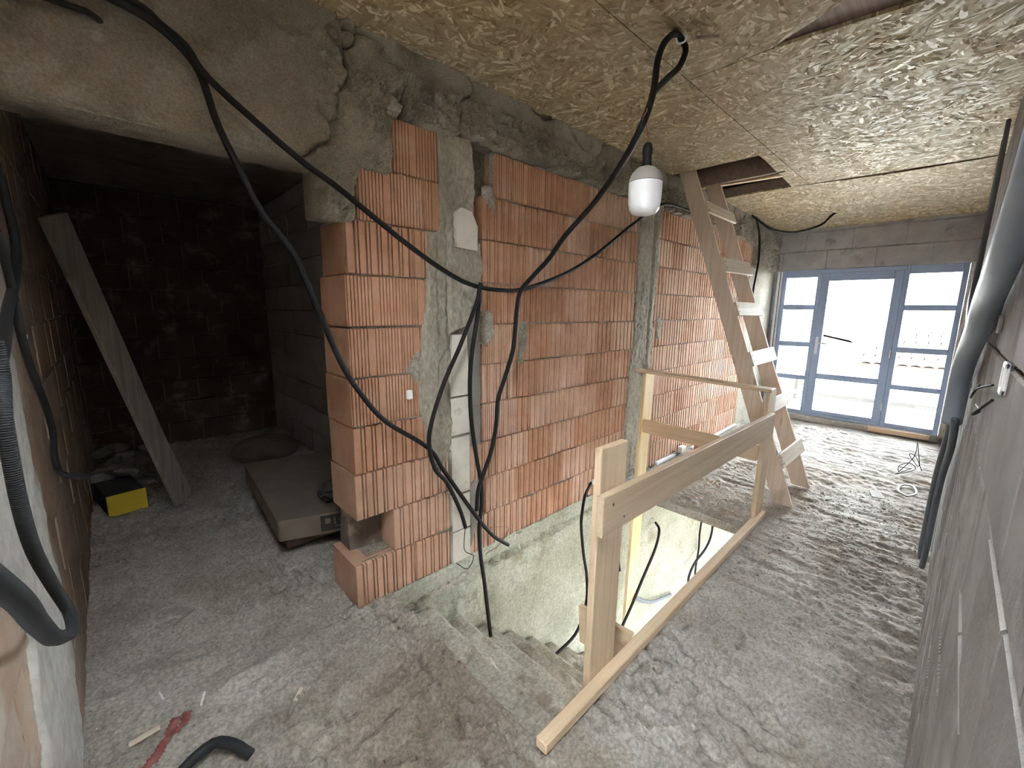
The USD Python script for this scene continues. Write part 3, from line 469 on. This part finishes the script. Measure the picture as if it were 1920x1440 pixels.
# ------------------------------------------------------------------ cables
def cable(pts, r, label, name='black_cable', cat_='cable', m='cable_black', group=None, **k):
    return solo(name, tube(pts, r, **k), m, label, cat_, True, group)
A = [(.116, 1.80, 2.362), (.214, 1.807, 2.338), (.281, 1.813, 2.294), (.321, 1.82, 2.237), (.349, 1.804, 2.102), (.399, 1.788, 1.96), (.453, 1.772, 1.826), (.547, 1.756, 1.686), (.618, 1.74, 1.468), (.698, 1.76, 1.267), (.775, 1.78, 1.136), (.905, 1.80, .971), (1.146, 1.82, .78), (1.24, 1.815, .63), (1.433, 1.81, .327), (1.578, 1.805, .128), (1.71, 1.80, .008)]
B = [(.153, 1.81, 2.383), (.227, 1.807, 2.344), (.281, 1.79, 2.301), (.327, 1.79, 2.233), (.442, 1.787, 2.145), (.603, 1.773, 2.032), (.739, 1.76, 1.954), (1.019, 1.765, 1.786), (1.252, 1.77, 1.669), (1.424, 1.775, 1.615), (1.617, 1.78, 1.60), (1.812, 1.785, 1.617), (2.182, 1.79, 1.726), (2.529, 1.795, 1.884), (2.999, 1.80, 2.151), (3.418, 1.80, 2.353), (3.945, 1.80, 2.383)]
A = [(-.16, 1.80, 2.39)] + A; B = [(-.17, 1.80, 2.42)] + B
cable(A, .0115, 'black cable falling across the dark niche opening down to the brick wall foot')
cable(B, .0115, 'black cable sagging from the upper left corner across the bricks past the bulb')
cable([(-.20, 1.83, 2.315), (.03, 1.838, 2.321), (.073, 1.85, 2.324), (.095, 1.885, 2.327)], .009, 'short black cable end stuck in the beam at the upper left')
cable([(1.452, 1.757, 1.63), (1.444, 1.76, 1.60), (1.429, 1.768, 1.522), (1.324, 1.776, 1.302), (1.225, 1.784, 1.115), (1.148, 1.79, .915), (1.134, 1.79, .794), (1.175, 1.80, .659), (1.256, 1.815, .558), (1.346, 1.822, .369), (1.392, 1.83, .236)], .0115, 'black cable bowing left over the pillar and ending on the white block strip')
cable([(1.469, 1.79, 1.592), (1.462, 1.796, 1.466), (1.425, 1.802, 1.266), (1.414, 1.808, 1.09), (1.428, 1.814, .874), (1.47, 1.82, .642), (1.499, 1.817, .488), (1.50, 1.813, .354), (1.48, 1.81, .208), (1.478, 1.798, .041), (1.497, 1.785, -.14), (1.516, 1.772, -.363), (1.528, 1.76, -.519)], .0125, 'black cable hanging down the pillar edge into the stairwell')
cable([(1.60, .912, 2.313), (1.74, .935, 2.414), (1.85, .945, 2.498), (1.93, .962, 2.592), (1.915, .968, 2.622), (1.845, .970, 2.627), (1.74, .958, 2.55), (1.655, .935, 2.444), (1.60, .911, 2.334), (1.527, .88, 2.244), (1.43, .85, 2.137), (1.47, .92, 2.08), (1.64, 1.10, 2.061), (1.77, 1.30, 1.996), (1.745, 1.44, 1.868), (1.75, 1.552, 1.763), (1.727, 1.641, 1.678), (1.708, 1.72, 1.596), (1.699, 1.738, 1.496), (1.696, 1.747, 1.376), (1.685, 1.755, 1.253), (1.631, 1.763, 1.102), (1.59, 1.772, .981), (1.582, 1.78, .821), (1.548, 1.788, .665), (1.493, 1.79, .546), (1.455, 1.79, .456), (1.445, 1.79, .34)], .0125, 'black cable looped over the ceiling hook and falling to the brick wall')
cable([(6.103, 1.12, 2.61), (6.13, 1.17, 2.575), (6.15, 1.25, 2.50), (6.0, 1.38, 2.43), (5.9, 1.5, 2.41), (5.7, 1.64, 2.44), (5.65, 1.76, 2.54), (5.6, 1.83, 2.60)], .012, 'dark cable drooping from the far ceiling to the wall by the door')
cable([(5.75, 1.83, 2.60), (5.80, 1.83, 2.564), (5.945, 1.83, 2.396), (6.002, 1.83, 2.116), (5.932, 1.83, 1.787), (5.927, 1.83, 1.62)], .012, 'dark cable hanging down the corner pillar behind the ladder')
cable([(5.95, 1.86, 1.0), (5.93, 1.83, .85), (5.87, 1.82, .72), (5.80, 1.84, .66)], .012, 'short dark cable end on the far bricks left of the ladder foot')
cable([(2.703, 1.88, .113), (2.552, 1.825, .07), (2.459, 1.78, -.036), (2.446, 1.77, -.137), (2.474, 1.76, -.357), (2.516, 1.75, -.563), (2.511, 1.74, -.79), (2.38, 1.73, -.98), (2.098, 1.72, -1.009)], .0115, 'black cable hanging from the bricks down the stairwell left of the wide post')
cable([(3.871, 1.875, -.654), (3.721, 1.76, -.638), (3.63, 1.745, -.795), (3.395, 1.73, -.992), (3.148, 1.69, -1.119), (2.957, 1.66, -1.199)], .0125, 'black cable curving out of the stairwell wall right of the yellow post')
cable([(3.4, 1.85, -1.166), (3.53, 1.84, -1.33), (3.823, 1.84, -1.524), (4.068, 1.84, -1.607), (4.306, 1.84, -1.681)], .016, 'grey conduit bowing along the lower stairwell wall', 'grey_conduit', 'conduit', 'conduit_grey')
solo('cable_clip', cat([cbox(.05, .04, .05, .008)]).apply_translation((4.33, 1.845, -1.69)), 'white_plastic', 'white clip at the end of the grey conduit in the stairwell', 'clip')
cable([(4.961, 1.82, -.92), (4.926, 1.82, -1.155), (4.941, 1.82, -1.373), (4.905, 1.82, -1.573), (4.904, 1.82, -1.717)], .011, 'thin straight black cable deep in the stairwell')
cable([(5.283, 1.8, -1.05), (5.248, 1.8, -1.307), (5.094, 1.8, -1.428), (4.81, 1.8, -1.485), (4.67, 1.8, -1.597), (4.668, 1.8, -1.737)], .013, 'black cable crossing over another deep in the stairwell')
cable([(2.975, 1.85, -.45), (3.02, 1.80, -.6), (3.06, 1.78, -.78)], .0115, 'short black cable between the two posts in the stairwell')
cable([(-.15, 1.223, 1.43), (-.15, 1.225, 1.369), (-.153, 1.19, 1.296), (-.155, 1.187, 1.214), (-.157, 1.20, 1.115), (-.158, 1.25, 1.0), (-.16, 1.395, .85), (-.147, 1.45, .735), (-.133, 1.306, .764), (-.12, .986, .941), (-.113, .817, 1.067), (-.107, .689, 1.175), (-.11, .5, 1.33)], .0125, 'black corrugated conduit hanging in a big loop on the left wall', 'corrugated_conduit', 'conduit', 'conduit', ribs=.0045)
cable([(-.19, 2.03, 2.0), (-.17, 1.966, 1.85), (-.17, 2.035, 1.753), (-.17, 2.04, 1.676), (-.17, 1.881, 1.572), (-.17, 1.644, 1.484), (-.165, 1.434, 1.406), (-.16, 1.25, 1.36)], .0115, 'dark cable slanting down the left wall above the conduit loop')
cable([(-.19, 1.66, 1.80), (-.17, 1.706, 1.669), (-.17, 1.755, 1.608), (-.17, 1.778, 1.54), (-.17, 1.784, 1.425), (-.17, 1.854, 1.314), (-.17, 2.025, 1.172), (-.17, 2.092, 1.067), (-.17, 2.013, 1.011), (-.165, 1.98, .965), (-.14, 1.88, .965), (-.10, 1.99, .919)], .0095, 'black cable on the left wall ending in an outward bend')
cable([(.0, 1.50, .012), (.02, 1.53, .028), (.102, 1.545, .045), (.15, 1.50, .045), (.19, 1.44, .02)], .017, 'bent piece of dark hose lying on the floor at the bottom edge', 'hose_piece', 'hose', 'conduit')
# right wall: bundle of conduits, boxes and wires
cable([(.695, -.045, 1.996), (.80, -.045, 1.827), (.94, -.045, 1.718), (1.07, -.045, 1.667), (1.28, -.045, 1.597), (1.62, -.045, 1.533), (1.8, -.045, 1.47), (2.1, -.040, 1.39), (2.26, -.034, 1.30), (2.32, -.034, 1.2), (2.36, -.034, 1.08)], (.018, .021, .026, .030, .030, .030), 'thick dark conduit bundle along the right wall with glare put into its colour', 'conduit_bundle', 'conduit', 'conduit_glare')
for k, (dx, dy, x2, z2, s) in enumerate([(-.03, -.012, 2.9, .30, 'leftmost'), (.02, .004, 3.2, .22, 'middle'), (.06, -.014, 3.05, .62, 'rightmost')]):
    cable([(2.34 + dx, -.036 + dy * .5, 1.10), (2.5 + dx, -.036 + dy, .95), (2.75 + dx, -.03 + dy, .72), (x2, -.03 + dy, z2), (x2 + .12, -.034 + dy * .6, z2 - .14)], .0125, ['grey pipe running from the conduit bundle to the floor by the right wall, lowest end', 'grey pipe running from the conduit bundle, nearest to the corridor', 'grey pipe from the conduit bundle ending halfway down the right wall'][k], 'grey_conduit', 'conduit', 'conduit_grey')
for k, (o, lb) in enumerate([(0, 'dark cable from the ceiling corner down the right wall, nearer the door'), (1, 'dark cable from the ceiling corner joining the conduit bundle')]):
    cable([(4.3 - .4 * o, -.045, 2.6), (3.9 - .4 * o, -.04, 2.15), (3.6 - .4 * o, -.04 + .006 * o, 1.8), (3.35 - .4 * o, -.03, 1.55), (2.9 - .3 * o, -.045, 1.36), (2.3, -.05, 1.25)], .011, lb, 'grey_cable', 'cable', 'conduit_grey')
for (x, z, s), lb in zip([(3.0, 1.25, .09), (2.62, 1.235, .08), (1.18, 1.384, .06), (1.60, 1.475, .045)], ['white socket box farthest along the right wall', 'white socket box beside the conduit bundle on the right wall', 'white socket box nearest the camera on the right wall', 'small white clip box above the near socket box']):
    t = thing('socket_box', (x, YR, z), lb, 'socket box')
    part(t, 'box', cat([frame(cbox(s, .007, .2 * s, .002), (x, YR + .003, z + d * s * .4), XF, YF, (0, 0, 1)) for d in (-1, 1)] + [frame(cbox(.2 * s, .007, s, .002), (x + d * s * .4, YR + .003, z), XF, YF, (0, 0, 1)) for d in (-1, 1)]), 'white_plastic')
    part(t, 'back', box(x - s * .4, x + s * .4, YR - .004, YR + .0025, z - s * .4, z + s * .4), 'dark_card', label='dark plate standing for the shaded hollow of the box')  # flush plate; the shade of the open box is put into its colour
cable([(1.18, -.06, 1.37), (1.3, -.045, 1.345), (1.5, -.045, 1.30), (1.62, -.06, 1.32), (1.9, -.06, 1.27)], .0022, 'thin dark wire from the near socket box along the right wall', 'thin_wire', 'wire')
cable([(1.12, -.06, 1.35), (1.25, -.045, 1.30), (1.4, -.06, 1.285), (1.6, -.06, 1.27)], .0022, 'thin dark wire dropping below the near socket box', 'thin_wire', 'wire')
rr = random.Random(3)
for k, lb in enumerate(['tangled dark wire standing up by the right wall foot', 'tangled dark wire lying on the floor near the door end']):
    p = [(5.45 - .2 * k + rr.uniform(-.16, .16), .06 + .07 * k + rr.uniform(-.05, .09), max(.012, .02 + (.34 - .25 * k) * abs(math.sin(i * .8)) * rr.uniform(.4, 1))) for i in range(9)]
    p[0] = (5.5, .05 + .1 * k, .012); p[-1] = (5.3, .2, .012)
    cable(p, .0028, lb, 'wire_tangle', 'wire')
cable([(4.62, .10, .014), (4.75, .05, .014), (4.92, .08, .016), (4.9, .15, .014), (4.72, .16, .014), (4.62, .10, .014)], .008, 'white plastic strap loop on the floor by the right wall', 'strap_loop', 'strap', 'white_plastic')
# thin wires at the pillar foot
for p, lb in [([(1.39, 1.83, .24), (1.36, 1.80, .12), (1.42, 1.79, .06), (1.38, 1.80, -.01), (1.33, 1.84, .03)], 'thin dark wire curling from the cable end on the white blocks'), ([(1.50, 1.81, .2), (1.62, 1.82, .16), (1.74, 1.83, .10), (1.66, 1.83, .02), (1.54, 1.82, .01)], 'thin reddish wire curling at the foot of the hanging cables')]:
    cable(p, .0022, lb, 'thin_wire', 'wire', 'wire_copper' if 'red' in lb else 'cable_black')

# ------------------------------------------------------------------ bulb
bx, by = 1.474, .85
bulb = thing('light_bulb', (bx, by, 2.2), 'large unlit white light bulb hanging in a black socket from the cable', 'light bulb')
part(bulb, 'diffuser', lathe([(0.0000, 1.842), (0.0273, 1.843), (0.0437, 1.848), (0.0530, 1.862), (0.0573, 1.885), (0.0587, 1.92), (0.0590, 1.952), (0.0579, 1.953), (0.0000, 1.953)], (bx, by, 0)), 'bulb_glass', 40)
part(bulb, 'housing', lathe([(0.0000, 1.954), (0.0592, 1.954), (0.0584, 1.962), (0.0491, 1.985), (0.0328, 2.002), (0.0197, 2.007), (0.0000, 2.008)], (bx, by, 0)), 'bulb_housing', 40, label='grey bulb housing')
part(bulb, 'socket', lathe([(0.0000, 2.006), (0.0169, 2.006), (0.0180, 2.012), (0.0158, 2.022), (0.0153, 2.045), (0.0180, 2.05), (0.0180, 2.068), (0.0142, 2.082), (0.0066, 2.088), (0.0000, 2.088)], (bx, by, 0), 20), 'cable_black', 40, label='black socket')
part(bulb, 'wire', cat([tube([(bx, by, 2.085), (bx - .012, by - .002, 2.12), (bx - .03, by, 2.15), (1.43, .852, 2.165), (1.45, .858, 2.185)], .0022, sides=6), tube([(1.44, .862, 2.13), (1.415, .84, 2.15), (1.43, .835, 2.175), (1.47, .862, 2.20)], .002, sides=6)]), 'wire_copper', True, label='thin reddish hanging wire')
hk = thing('ceiling_hook', (1.87, .97, 2.64), 'wire hook in the ceiling carrying the looped cable', 'hook')
part(hk, 'ring', tube([(1.90, .95, 2.64), (1.905, .955, 2.618), (1.885, .97, 2.607), (1.86, .97, 2.608), (1.85, .975, 2.64)], .004, sides=8), 'steel', True)
solo('wooden_peg', board((1.93, .925, 2.628), (1.99, .85, 2.628), (0, 0, 1), .012, .012), 'dark_board', 'dark wooden peg under the ceiling beside the hook', 'peg')
solo('splinter', board((1.93, 1.13, 2.635), (2.19, 1.155, 2.635), (0, 0, 1), .008, .014), 'dark_board', 'dark stick lying against the ceiling seam right of the looped cable', 'stick')

# ------------------------------------------------------------------ niche things
pl = board((.285, 3.95, .0), (-.13, 3.30, 1.95), (.6, .8, 0), .155, .03)
solo('leaning_plank', trimesh.intersections.slice_mesh_plane(pl, (0, 0, 1), (0, 0, .002), cap=True, engine='earcut'), 'grey_plank', 'weathered grey plank leaning against the left wall in the niche', 'plank')
p2 = board((.315, 4.055, .0), (-.06, 3.465, 1.55), (.6, .8, 0), .12, .025)
solo('leaning_plank', trimesh.intersections.slice_mesh_plane(p2, (0, 0, 1), (0, 0, .002), cap=True, engine='earcut'), 'grey_plank', 'shorter grey plank leaning behind the long plank in the niche', 'plank')
yb = thing('cardboard_box', (-.06, 4.15, 0), 'low dark box with a yellow side on the niche floor', 'box')
yaw = V(.985, .17, 0), V(-.17, .985, 0), V(0, 0, 1)
part(yb, 'tray', frame(cbox(.215, .40, .15, .004), (-.06, 4.20, .082), *yaw), 'dark_card')
part(yb, 'side', frame(cbox(.22, .012, .155, .002), (-.026, 3.996, .083), *yaw), 'yellow_card', label='bright yellow box side')
fo = thing('foam_slab', (1.0, 3.0, .12), 'thick pale brown slab raised on blocks in the dark niche', 'slab')
S4 = [(.625, 2.74), (.90, 2.49), (1.42, 3.0), (1.40, 3.72), (.70, 3.82)]
S4 = [(.60, 2.60), (1.12, 2.42), (1.36, 3.66), (.68, 3.80)]
fm_ = trimesh.creation.extrude_polygon(sg.Polygon(S4).buffer(-.02).buffer(.02), .13, engine='earcut'); fm_.apply_translation((0, 0, .125)); part(fo, 'slab', fm_, 'foam')
e0, e1 = V(.60, 2.60, 0), V(1.12, 2.42, 0); ed = unit(e1 - e0); en = V(ed[1], -ed[0], 0)
part(fo, 'printed_label', frame(cbox(.26, .004, .10, .001), e0 + ed * .36 + en * .001 + V(0, 0, .19), ed, -en, (0, 0, 1)), 'dark_card', label='dark printed label on the slab edge')
part(fo, 'print', cat([frame(cbox(w_, .003, h_, .0005), e0 + ed * u_ + en * .003 + V(0, 0, z_), ed, -en, (0, 0, 1)) for u_, z_, w_, h_ in ((.27, .205, .03, .035), (.31, .20, .012, .045), (.34, .205, .02, .02), (.37, .19, .03, .012), (.41, .21, .02, .03), (.33, .165, .05, .008), (.42, .17, .04, .012))]), 'foam')
for (x, y), lb in zip(((.82, 2.75), (1.1, 3.4)), ('wooden block under the near end of the slab', 'wooden block under the far end of the slab')): solo('wooden_block', cbox(.3, .1, .118, .004).apply_translation((x, y, .063)), 'dark_board', lb, 'wooden block')
sk = trimesh.creation.icosphere(4); sk.vertices *= V(.30, .24, .13); sk.vertices *= (1 + .12 * (fbm(sk.vertices * 7, 3, 9) - .5))[:, None]; sk.vertices[:, 2] = np.maximum(sk.vertices[:, 2], -.10); sk.apply_translation((1.02, 4.6, .105))
solo('sack', sk, 'sack', 'lumpy dull sack behind the slab in the niche', 'sack', 40)
crn = trimesh.creation.icosphere(3); crn.vertices *= (1 + .5 * (fbm(crn.vertices * 4, 3, 19) - .5))[:, None] * V(.11, .09, .07); crn.apply_translation((.98, 2.68, .315))
solo('crumpled_wrapper', crn, 'dark_card', 'dark crumpled wrapper lying on the slab', 'wrapper', 30)
# rubble: one lump, then copies
def lump(seed, s):
    g = trimesh.creation.icosphere(2); g.vertices *= (1 + .7 * (fbm(g.vertices * 1.3 + seed, 2, seed) - .5))[:, None]
    for k in range(4):
        n = unit(np.random.default_rng(seed * 9 + k).normal(size=3)); d = g.vertices @ n; g.vertices -= np.clip(d - .62, 0, 9)[:, None] * n
    g.vertices *= V(*s); return g
protos = []
r5 = random.Random(12)
for k in range(26):
    x, y = -.12 + r5.uniform(-.05, .36), 4.75 + r5.uniform(-.25, .85); s = r5.uniform(.06, .12)
    q = free('/World', 'rubble_lump'); xf = UsdGeom.Xform.Define(stage, q)
    z = s * .55 + (r5.uniform(.04, .1) if x < 0 else 0)
    xf.AddTranslateOp().Set(Gf.Vec3d(x, y, z)); xf.AddRotateXYZOp().Set(Gf.Vec3f(r5.uniform(-20, 20), r5.uniform(-20, 20), r5.uniform(0, 360))); xf.AddScaleOp().Set(Gf.Vec3f(s, s, s))
    if k < 3: ORIGIN[q] = np.zeros(3); part(q, 'lump', lump(k + 2, (1, .75, .42)), 'stone'); protos.append(q)
    else: xf.GetPrim().GetReferences().AddInternalReference(protos[k % 3]); xf.GetPrim().SetInstanceable(True)
    keys(xf.GetPrim(), label='grey rubble lump in the heap by the left wall of the niche', category='rubble', group='rubble heap in the niche')

# ------------------------------------------------------------------ debris on the floor
cl = sheet(sg.Polygon([(-.085, 1.63), (-.03, 1.66), (.005, 1.70), (.055, 1.745), (.07, 1.80), (.052, 1.80), (.035, 1.75), (.02, 1.745), (.04, 1.80), (.02, 1.81), (-.005, 1.74), (-.03, 1.685), (-.085, 1.65)]), .006, .006, lambda u, v: floor_h(u, v) + .012 + .022 * np.abs(N2(u * 2.2 - v, v, 16, 2, 801)), .004, .01, .008, 802)
solo('red_cloth', cl, 'red_cloth', 'crumpled dull red cloth strip on the floor at lower left', 'cloth', 40)
def lie(p0, p1, w, t, m, name, label, c_): # a small flat piece resting on the screed
    z0, z1 = (floor_h(V(p[0]), V(p[1]))[0] for p in (p0, p1)); e = max(z0, z1) + t / 2 + .003
    solo(name, board((*p0, z0 + t / 2 + .003), (*p1, z1 + t / 2 + .003), (p1[1] - p0[1], p0[0] - p1[0], 0), w, t, .002), m, label, c_)
lie((-.105, 1.79), (-.02, 1.79), .022, .008, 'rung_wood', 'wood_chip', 'pale wood chip beside the red cloth', 'wood chip')
lie((.0, 1.92), (-.01, 1.985), .008, .006, 'white_plastic', 'plastic_sliver', 'small white sliver behind the wood chip', 'sliver')
lie((.30, 2.28), (.345, 2.37), .007, .005, 'rung_wood', 'wood_sliver', 'thin pale wood sliver on the floor before the niche', 'sliver')
lie((.10, 1.80), (.12, 1.85), .008, .006, 'white_plastic', 'plastic_sliver', 'small white sliver right of the red cloth', 'sliver')
lie((.36, 1.55), (.40, 1.60), .014, .008, 'rung_wood', 'wood_chip', 'short pale wood chip in the middle foreground', 'wood chip')
lie((.45, 2.95), (.62, 2.93), .006, .006, 'rung_wood', 'wood_sliver', 'thin pale stick on the floor near the slab', 'sliver')
lie((.02, 2.42), (.13, 2.50), .12, .006, 'grey_plank', 'board_scrap', 'grey thin board scrap half buried in the dust', 'scrap')
lie((3.75, 1.86), (4.30, 1.868), .03, .03, 'galvanised', 'metal_profile', 'short galvanised metal profile at the foot of the far bricks', 'profile')
lie((4.55, 1.858), (5.9, 1.866), .03, .02, 'galvanised', 'metal_profile', 'long pale metal profile at the far wall foot', 'profile')
solo('plastic_piece', cbox(.10, .05, .07, .006).apply_translation((4.25, 1.835, .06)), 'white_plastic', 'white plastic piece lying on the metal profile', 'plastic piece')
v, f = brick('plain', .26, .11, .12, 2); solo('loose_brick', oriented((4.36, 1.63, .004), unit((1, .15, 0)), unit((-.15, 1, 0)))(v, f), 'clay', 'loose orange brick on the floor behind the stair guard', 'brick')
cg = cbox(.035, .02, .05, .006); solo('cable_clip', cg.apply_translation((1.078, D - .012, 1.065)), 'white_plastic', 'white cable clip on the combed bricks at left', 'clip')
solo('cable_clip', cbox(.05, .03, .045, .008).apply_translation((2.73, D - .012, .12)), 'white_plastic', 'white clip where a cable leaves the bricks by the wide post', 'clip')
solo('wall_anchor', cbox(.012, .02, .018, .003).apply_translation((XL + .008, 2.33, 1.38)), 'white_plastic', 'tiny white plastic anchor in the left wall', 'anchor')
solo('plastic_bracket', cbox(.02, .07, .04, .006).apply_translation((XL + .012, 1.86, 1.78)), 'white_plastic', 'white bracket on the left wall beside the cables', 'bracket')
lie((4.45, .26), (4.58, .30), .08, .003, 'mortar_pale', 'paper_scrap', 'pale paper scrap on the floor before the ladder foot', 'scrap')
# grit and shavings nobody could count
def scatter(name, label, c_, n, area, protos_, size, m, seed, grow=lambda x, y: 1.0):
    p = free('/World', name); pi = UsdGeom.PointInstancer.Define(stage, p); keys(pi.GetPrim(), label=label, category=c_, kind='stuff'); g = np.random.default_rng(seed); paths = []
    for k, me in enumerate(protos_):
        q = f'{p}/{["grain", "grain_001", "grain_002"][k]}'; usdkit.mesh(stage, q, me, LOOK[m], 40); paths.append(Sdf.Path(q))
    pi.CreatePrototypesRel().SetTargets(paths); P = []
    while len(P) < n:
        x, y = g.uniform(area[0], area[2]), g.uniform(area[1], area[3])
        if PX0 - .01 < x < PX1 + .01 and y > PY - .03 and y < D + .4: continue
        if y > D - .02 and x > .72: continue
        if g.random() < grow(x, y): P.append((x, y))
    P = np.array(P); z = floor_h(P[:, 0], P[:, 1]); s = size * g.lognormal(0, .45, n); a = g.uniform(0, 2 * np.pi, n)
    pi.CreatePositionsAttr(Vt.Vec3fArray.FromNumpy(np.stack([P[:, 0], P[:, 1], z + s * .25], 1).astype(np.float32)))
    pi.CreateScalesAttr(Vt.Vec3fArray.FromNumpy(np.repeat(s[:, None], 3, 1).astype(np.float32)))
    pi.CreateOrientationsAttr(Vt.QuathArray([Gf.Quath(float(math.cos(t / 2)), 0, 0, float(math.sin(t / 2))) for t in a]))
    pi.CreateProtoIndicesAttr(Vt.IntArray.FromNumpy(g.integers(0, len(protos_), n).astype(np.int32)))
def grain(seed):
    g = trimesh.creation.icosphere(1); g.vertices *= (1 + .5 * (fbm(g.vertices * 1.5 + seed, 2, seed) - .5))[:, None] * V(1, .75, .6); return g
scatter('floor_grit', 'grit and small crumbs scattered over the concrete floor', 'grit', 5200, (XL, YR, 4.5, 3.6), [grain(1), grain(2), grain(3)], .0042, 'floor_screed', 5, lambda x, y: .35 + .65 * math.exp(-((x - .8) / .35) ** 2))
sv = tube([(-.5, 0, 0), (-.2, .25, .1), (.2, .2, .25), (.5, -.1, .1)], .12, .2, 5)
scatter('wood_shavings', 'pale wood shavings on the floor at the stairwell end', 'shavings', 90, (3.16, .95, 3.7, 1.75), [sv], .03, 'rung_wood', 6)

# ------------------------------------------------------------------ outside
og = thing('ground_outside', kind='structure', label='ground outside the house'); part(og, 'ground', box(-40, 60, -40, 40, -3.2, -2.95), 'outer_ground')
bal = thing('balcony_slab', kind='structure', label='balcony slab outside the door'); part(bal, 'slab', box(XE + .3, 9.4, -2.2, 4.0, -.25, -.03), 'outer_wall')
solo('outside_pillar', cat([cbox(.34, .34, 3.4, .01).apply_translation((10.0, 2.35, 1.2)), cbox(.44, .44, .1, .01).apply_translation((10.0, 2.35, 2.95))]), 'outdoor_darkened', 'concrete pillar darkened against the daylight, seen through the left window', 'pillar')
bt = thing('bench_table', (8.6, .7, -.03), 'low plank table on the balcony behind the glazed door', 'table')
for k in range(3): part(bt, 'plank', board((8.45 + .17 * k, -.6, .44), (8.45 + .17 * k, 2.0, .44), (1, 0, 0), .15, .035), 'outdoor_darkened')
for x in (8.42, 8.82):
    for y in (-.45, 1.85): part(bt, 'leg', board((x, y, -.03), (x, y, .42), (1, 0, 0), .06, .05), 'outdoor_darkened')
part(bt, 'brace', board((8.40, -.45, .16), (8.40, 1.85, .16), (0, 0, 1), .06, .03), 'outdoor_darkened')
nh = thing('neighbour_house', (13.5, .6, -2.95), 'neighbouring house with a low tiled roof beyond the balcony', 'house')
part(nh, 'wall', box(12.6, 17, -5, 4.6, -2.95, .32), 'outer_wall')
ga = thing('roof_gable', (12.9, 1.9, .3), 'small pale gable end beside the tiled roof', 'gable')
part(ga, 'wall', frame(trimesh.creation.extrude_polygon(sg.Polygon([(-.45, 0), (.45, 0), (.45, .45), (-.1, .95), (-.45, .75)]), .4, engine='earcut'), (12.55, 1.95, .3), (0, -1, 0), (0, 0, 1), (-1, 0, 0)), 'outer_wall')
part(ga, 'coping', board((12.4, 2.45, 1.03), (12.4, 1.4, .80), (1, 0, 0), .5, .05), 'darkened_tile')
rs = np.array([(math.cos(t) * .10, math.sin(t) * .055) for t in np.linspace(0, np.pi, 7)]); ri = rs * V(.82, .75)
tile_pg = sg.Polygon(np.vstack([rs, ri[::-1]])); tile = trimesh.creation.extrude_polygon(tile_pg, .42, engine='earcut')
for i in range(5):
    for j in range(16):
        p = V(12.42 + .36 * i, -1.75 + .205 * j + .03 * (i % 2), .36 + .155 * i)
        if i > 2 and j > 12: continue
        part(nh, 'roof_tile', frame(tile, p, (0, 1, 0), unit((-.4, 0, .92)), unit((.92, 0, .4))), 'darkened_tile')
part(nh, 'roof_deck', board((12.45, -.2, .34), (14.3, -.2, 1.12), (0, 1, 0), 3.6, .05), 'darkened_tile')
cable([(11.5, 4, 2.6), (11.5, 2.0, 2.35), (11.5, .8, 2.42), (11.5, -3, 2.9)], .012, 'overhead cable far outside the door', 'overhead_cable', 'cable')
solo('brick_stack', cat([cbox(.5, .25, .22, .01).apply_translation((9.0, 2.2, .09)), cbox(.45, .25, .2, .01).apply_translation((9.02, 2.22, .30))]), 'darkened_tile', 'stack of reddish blocks on the balcony left of the table', 'blocks')
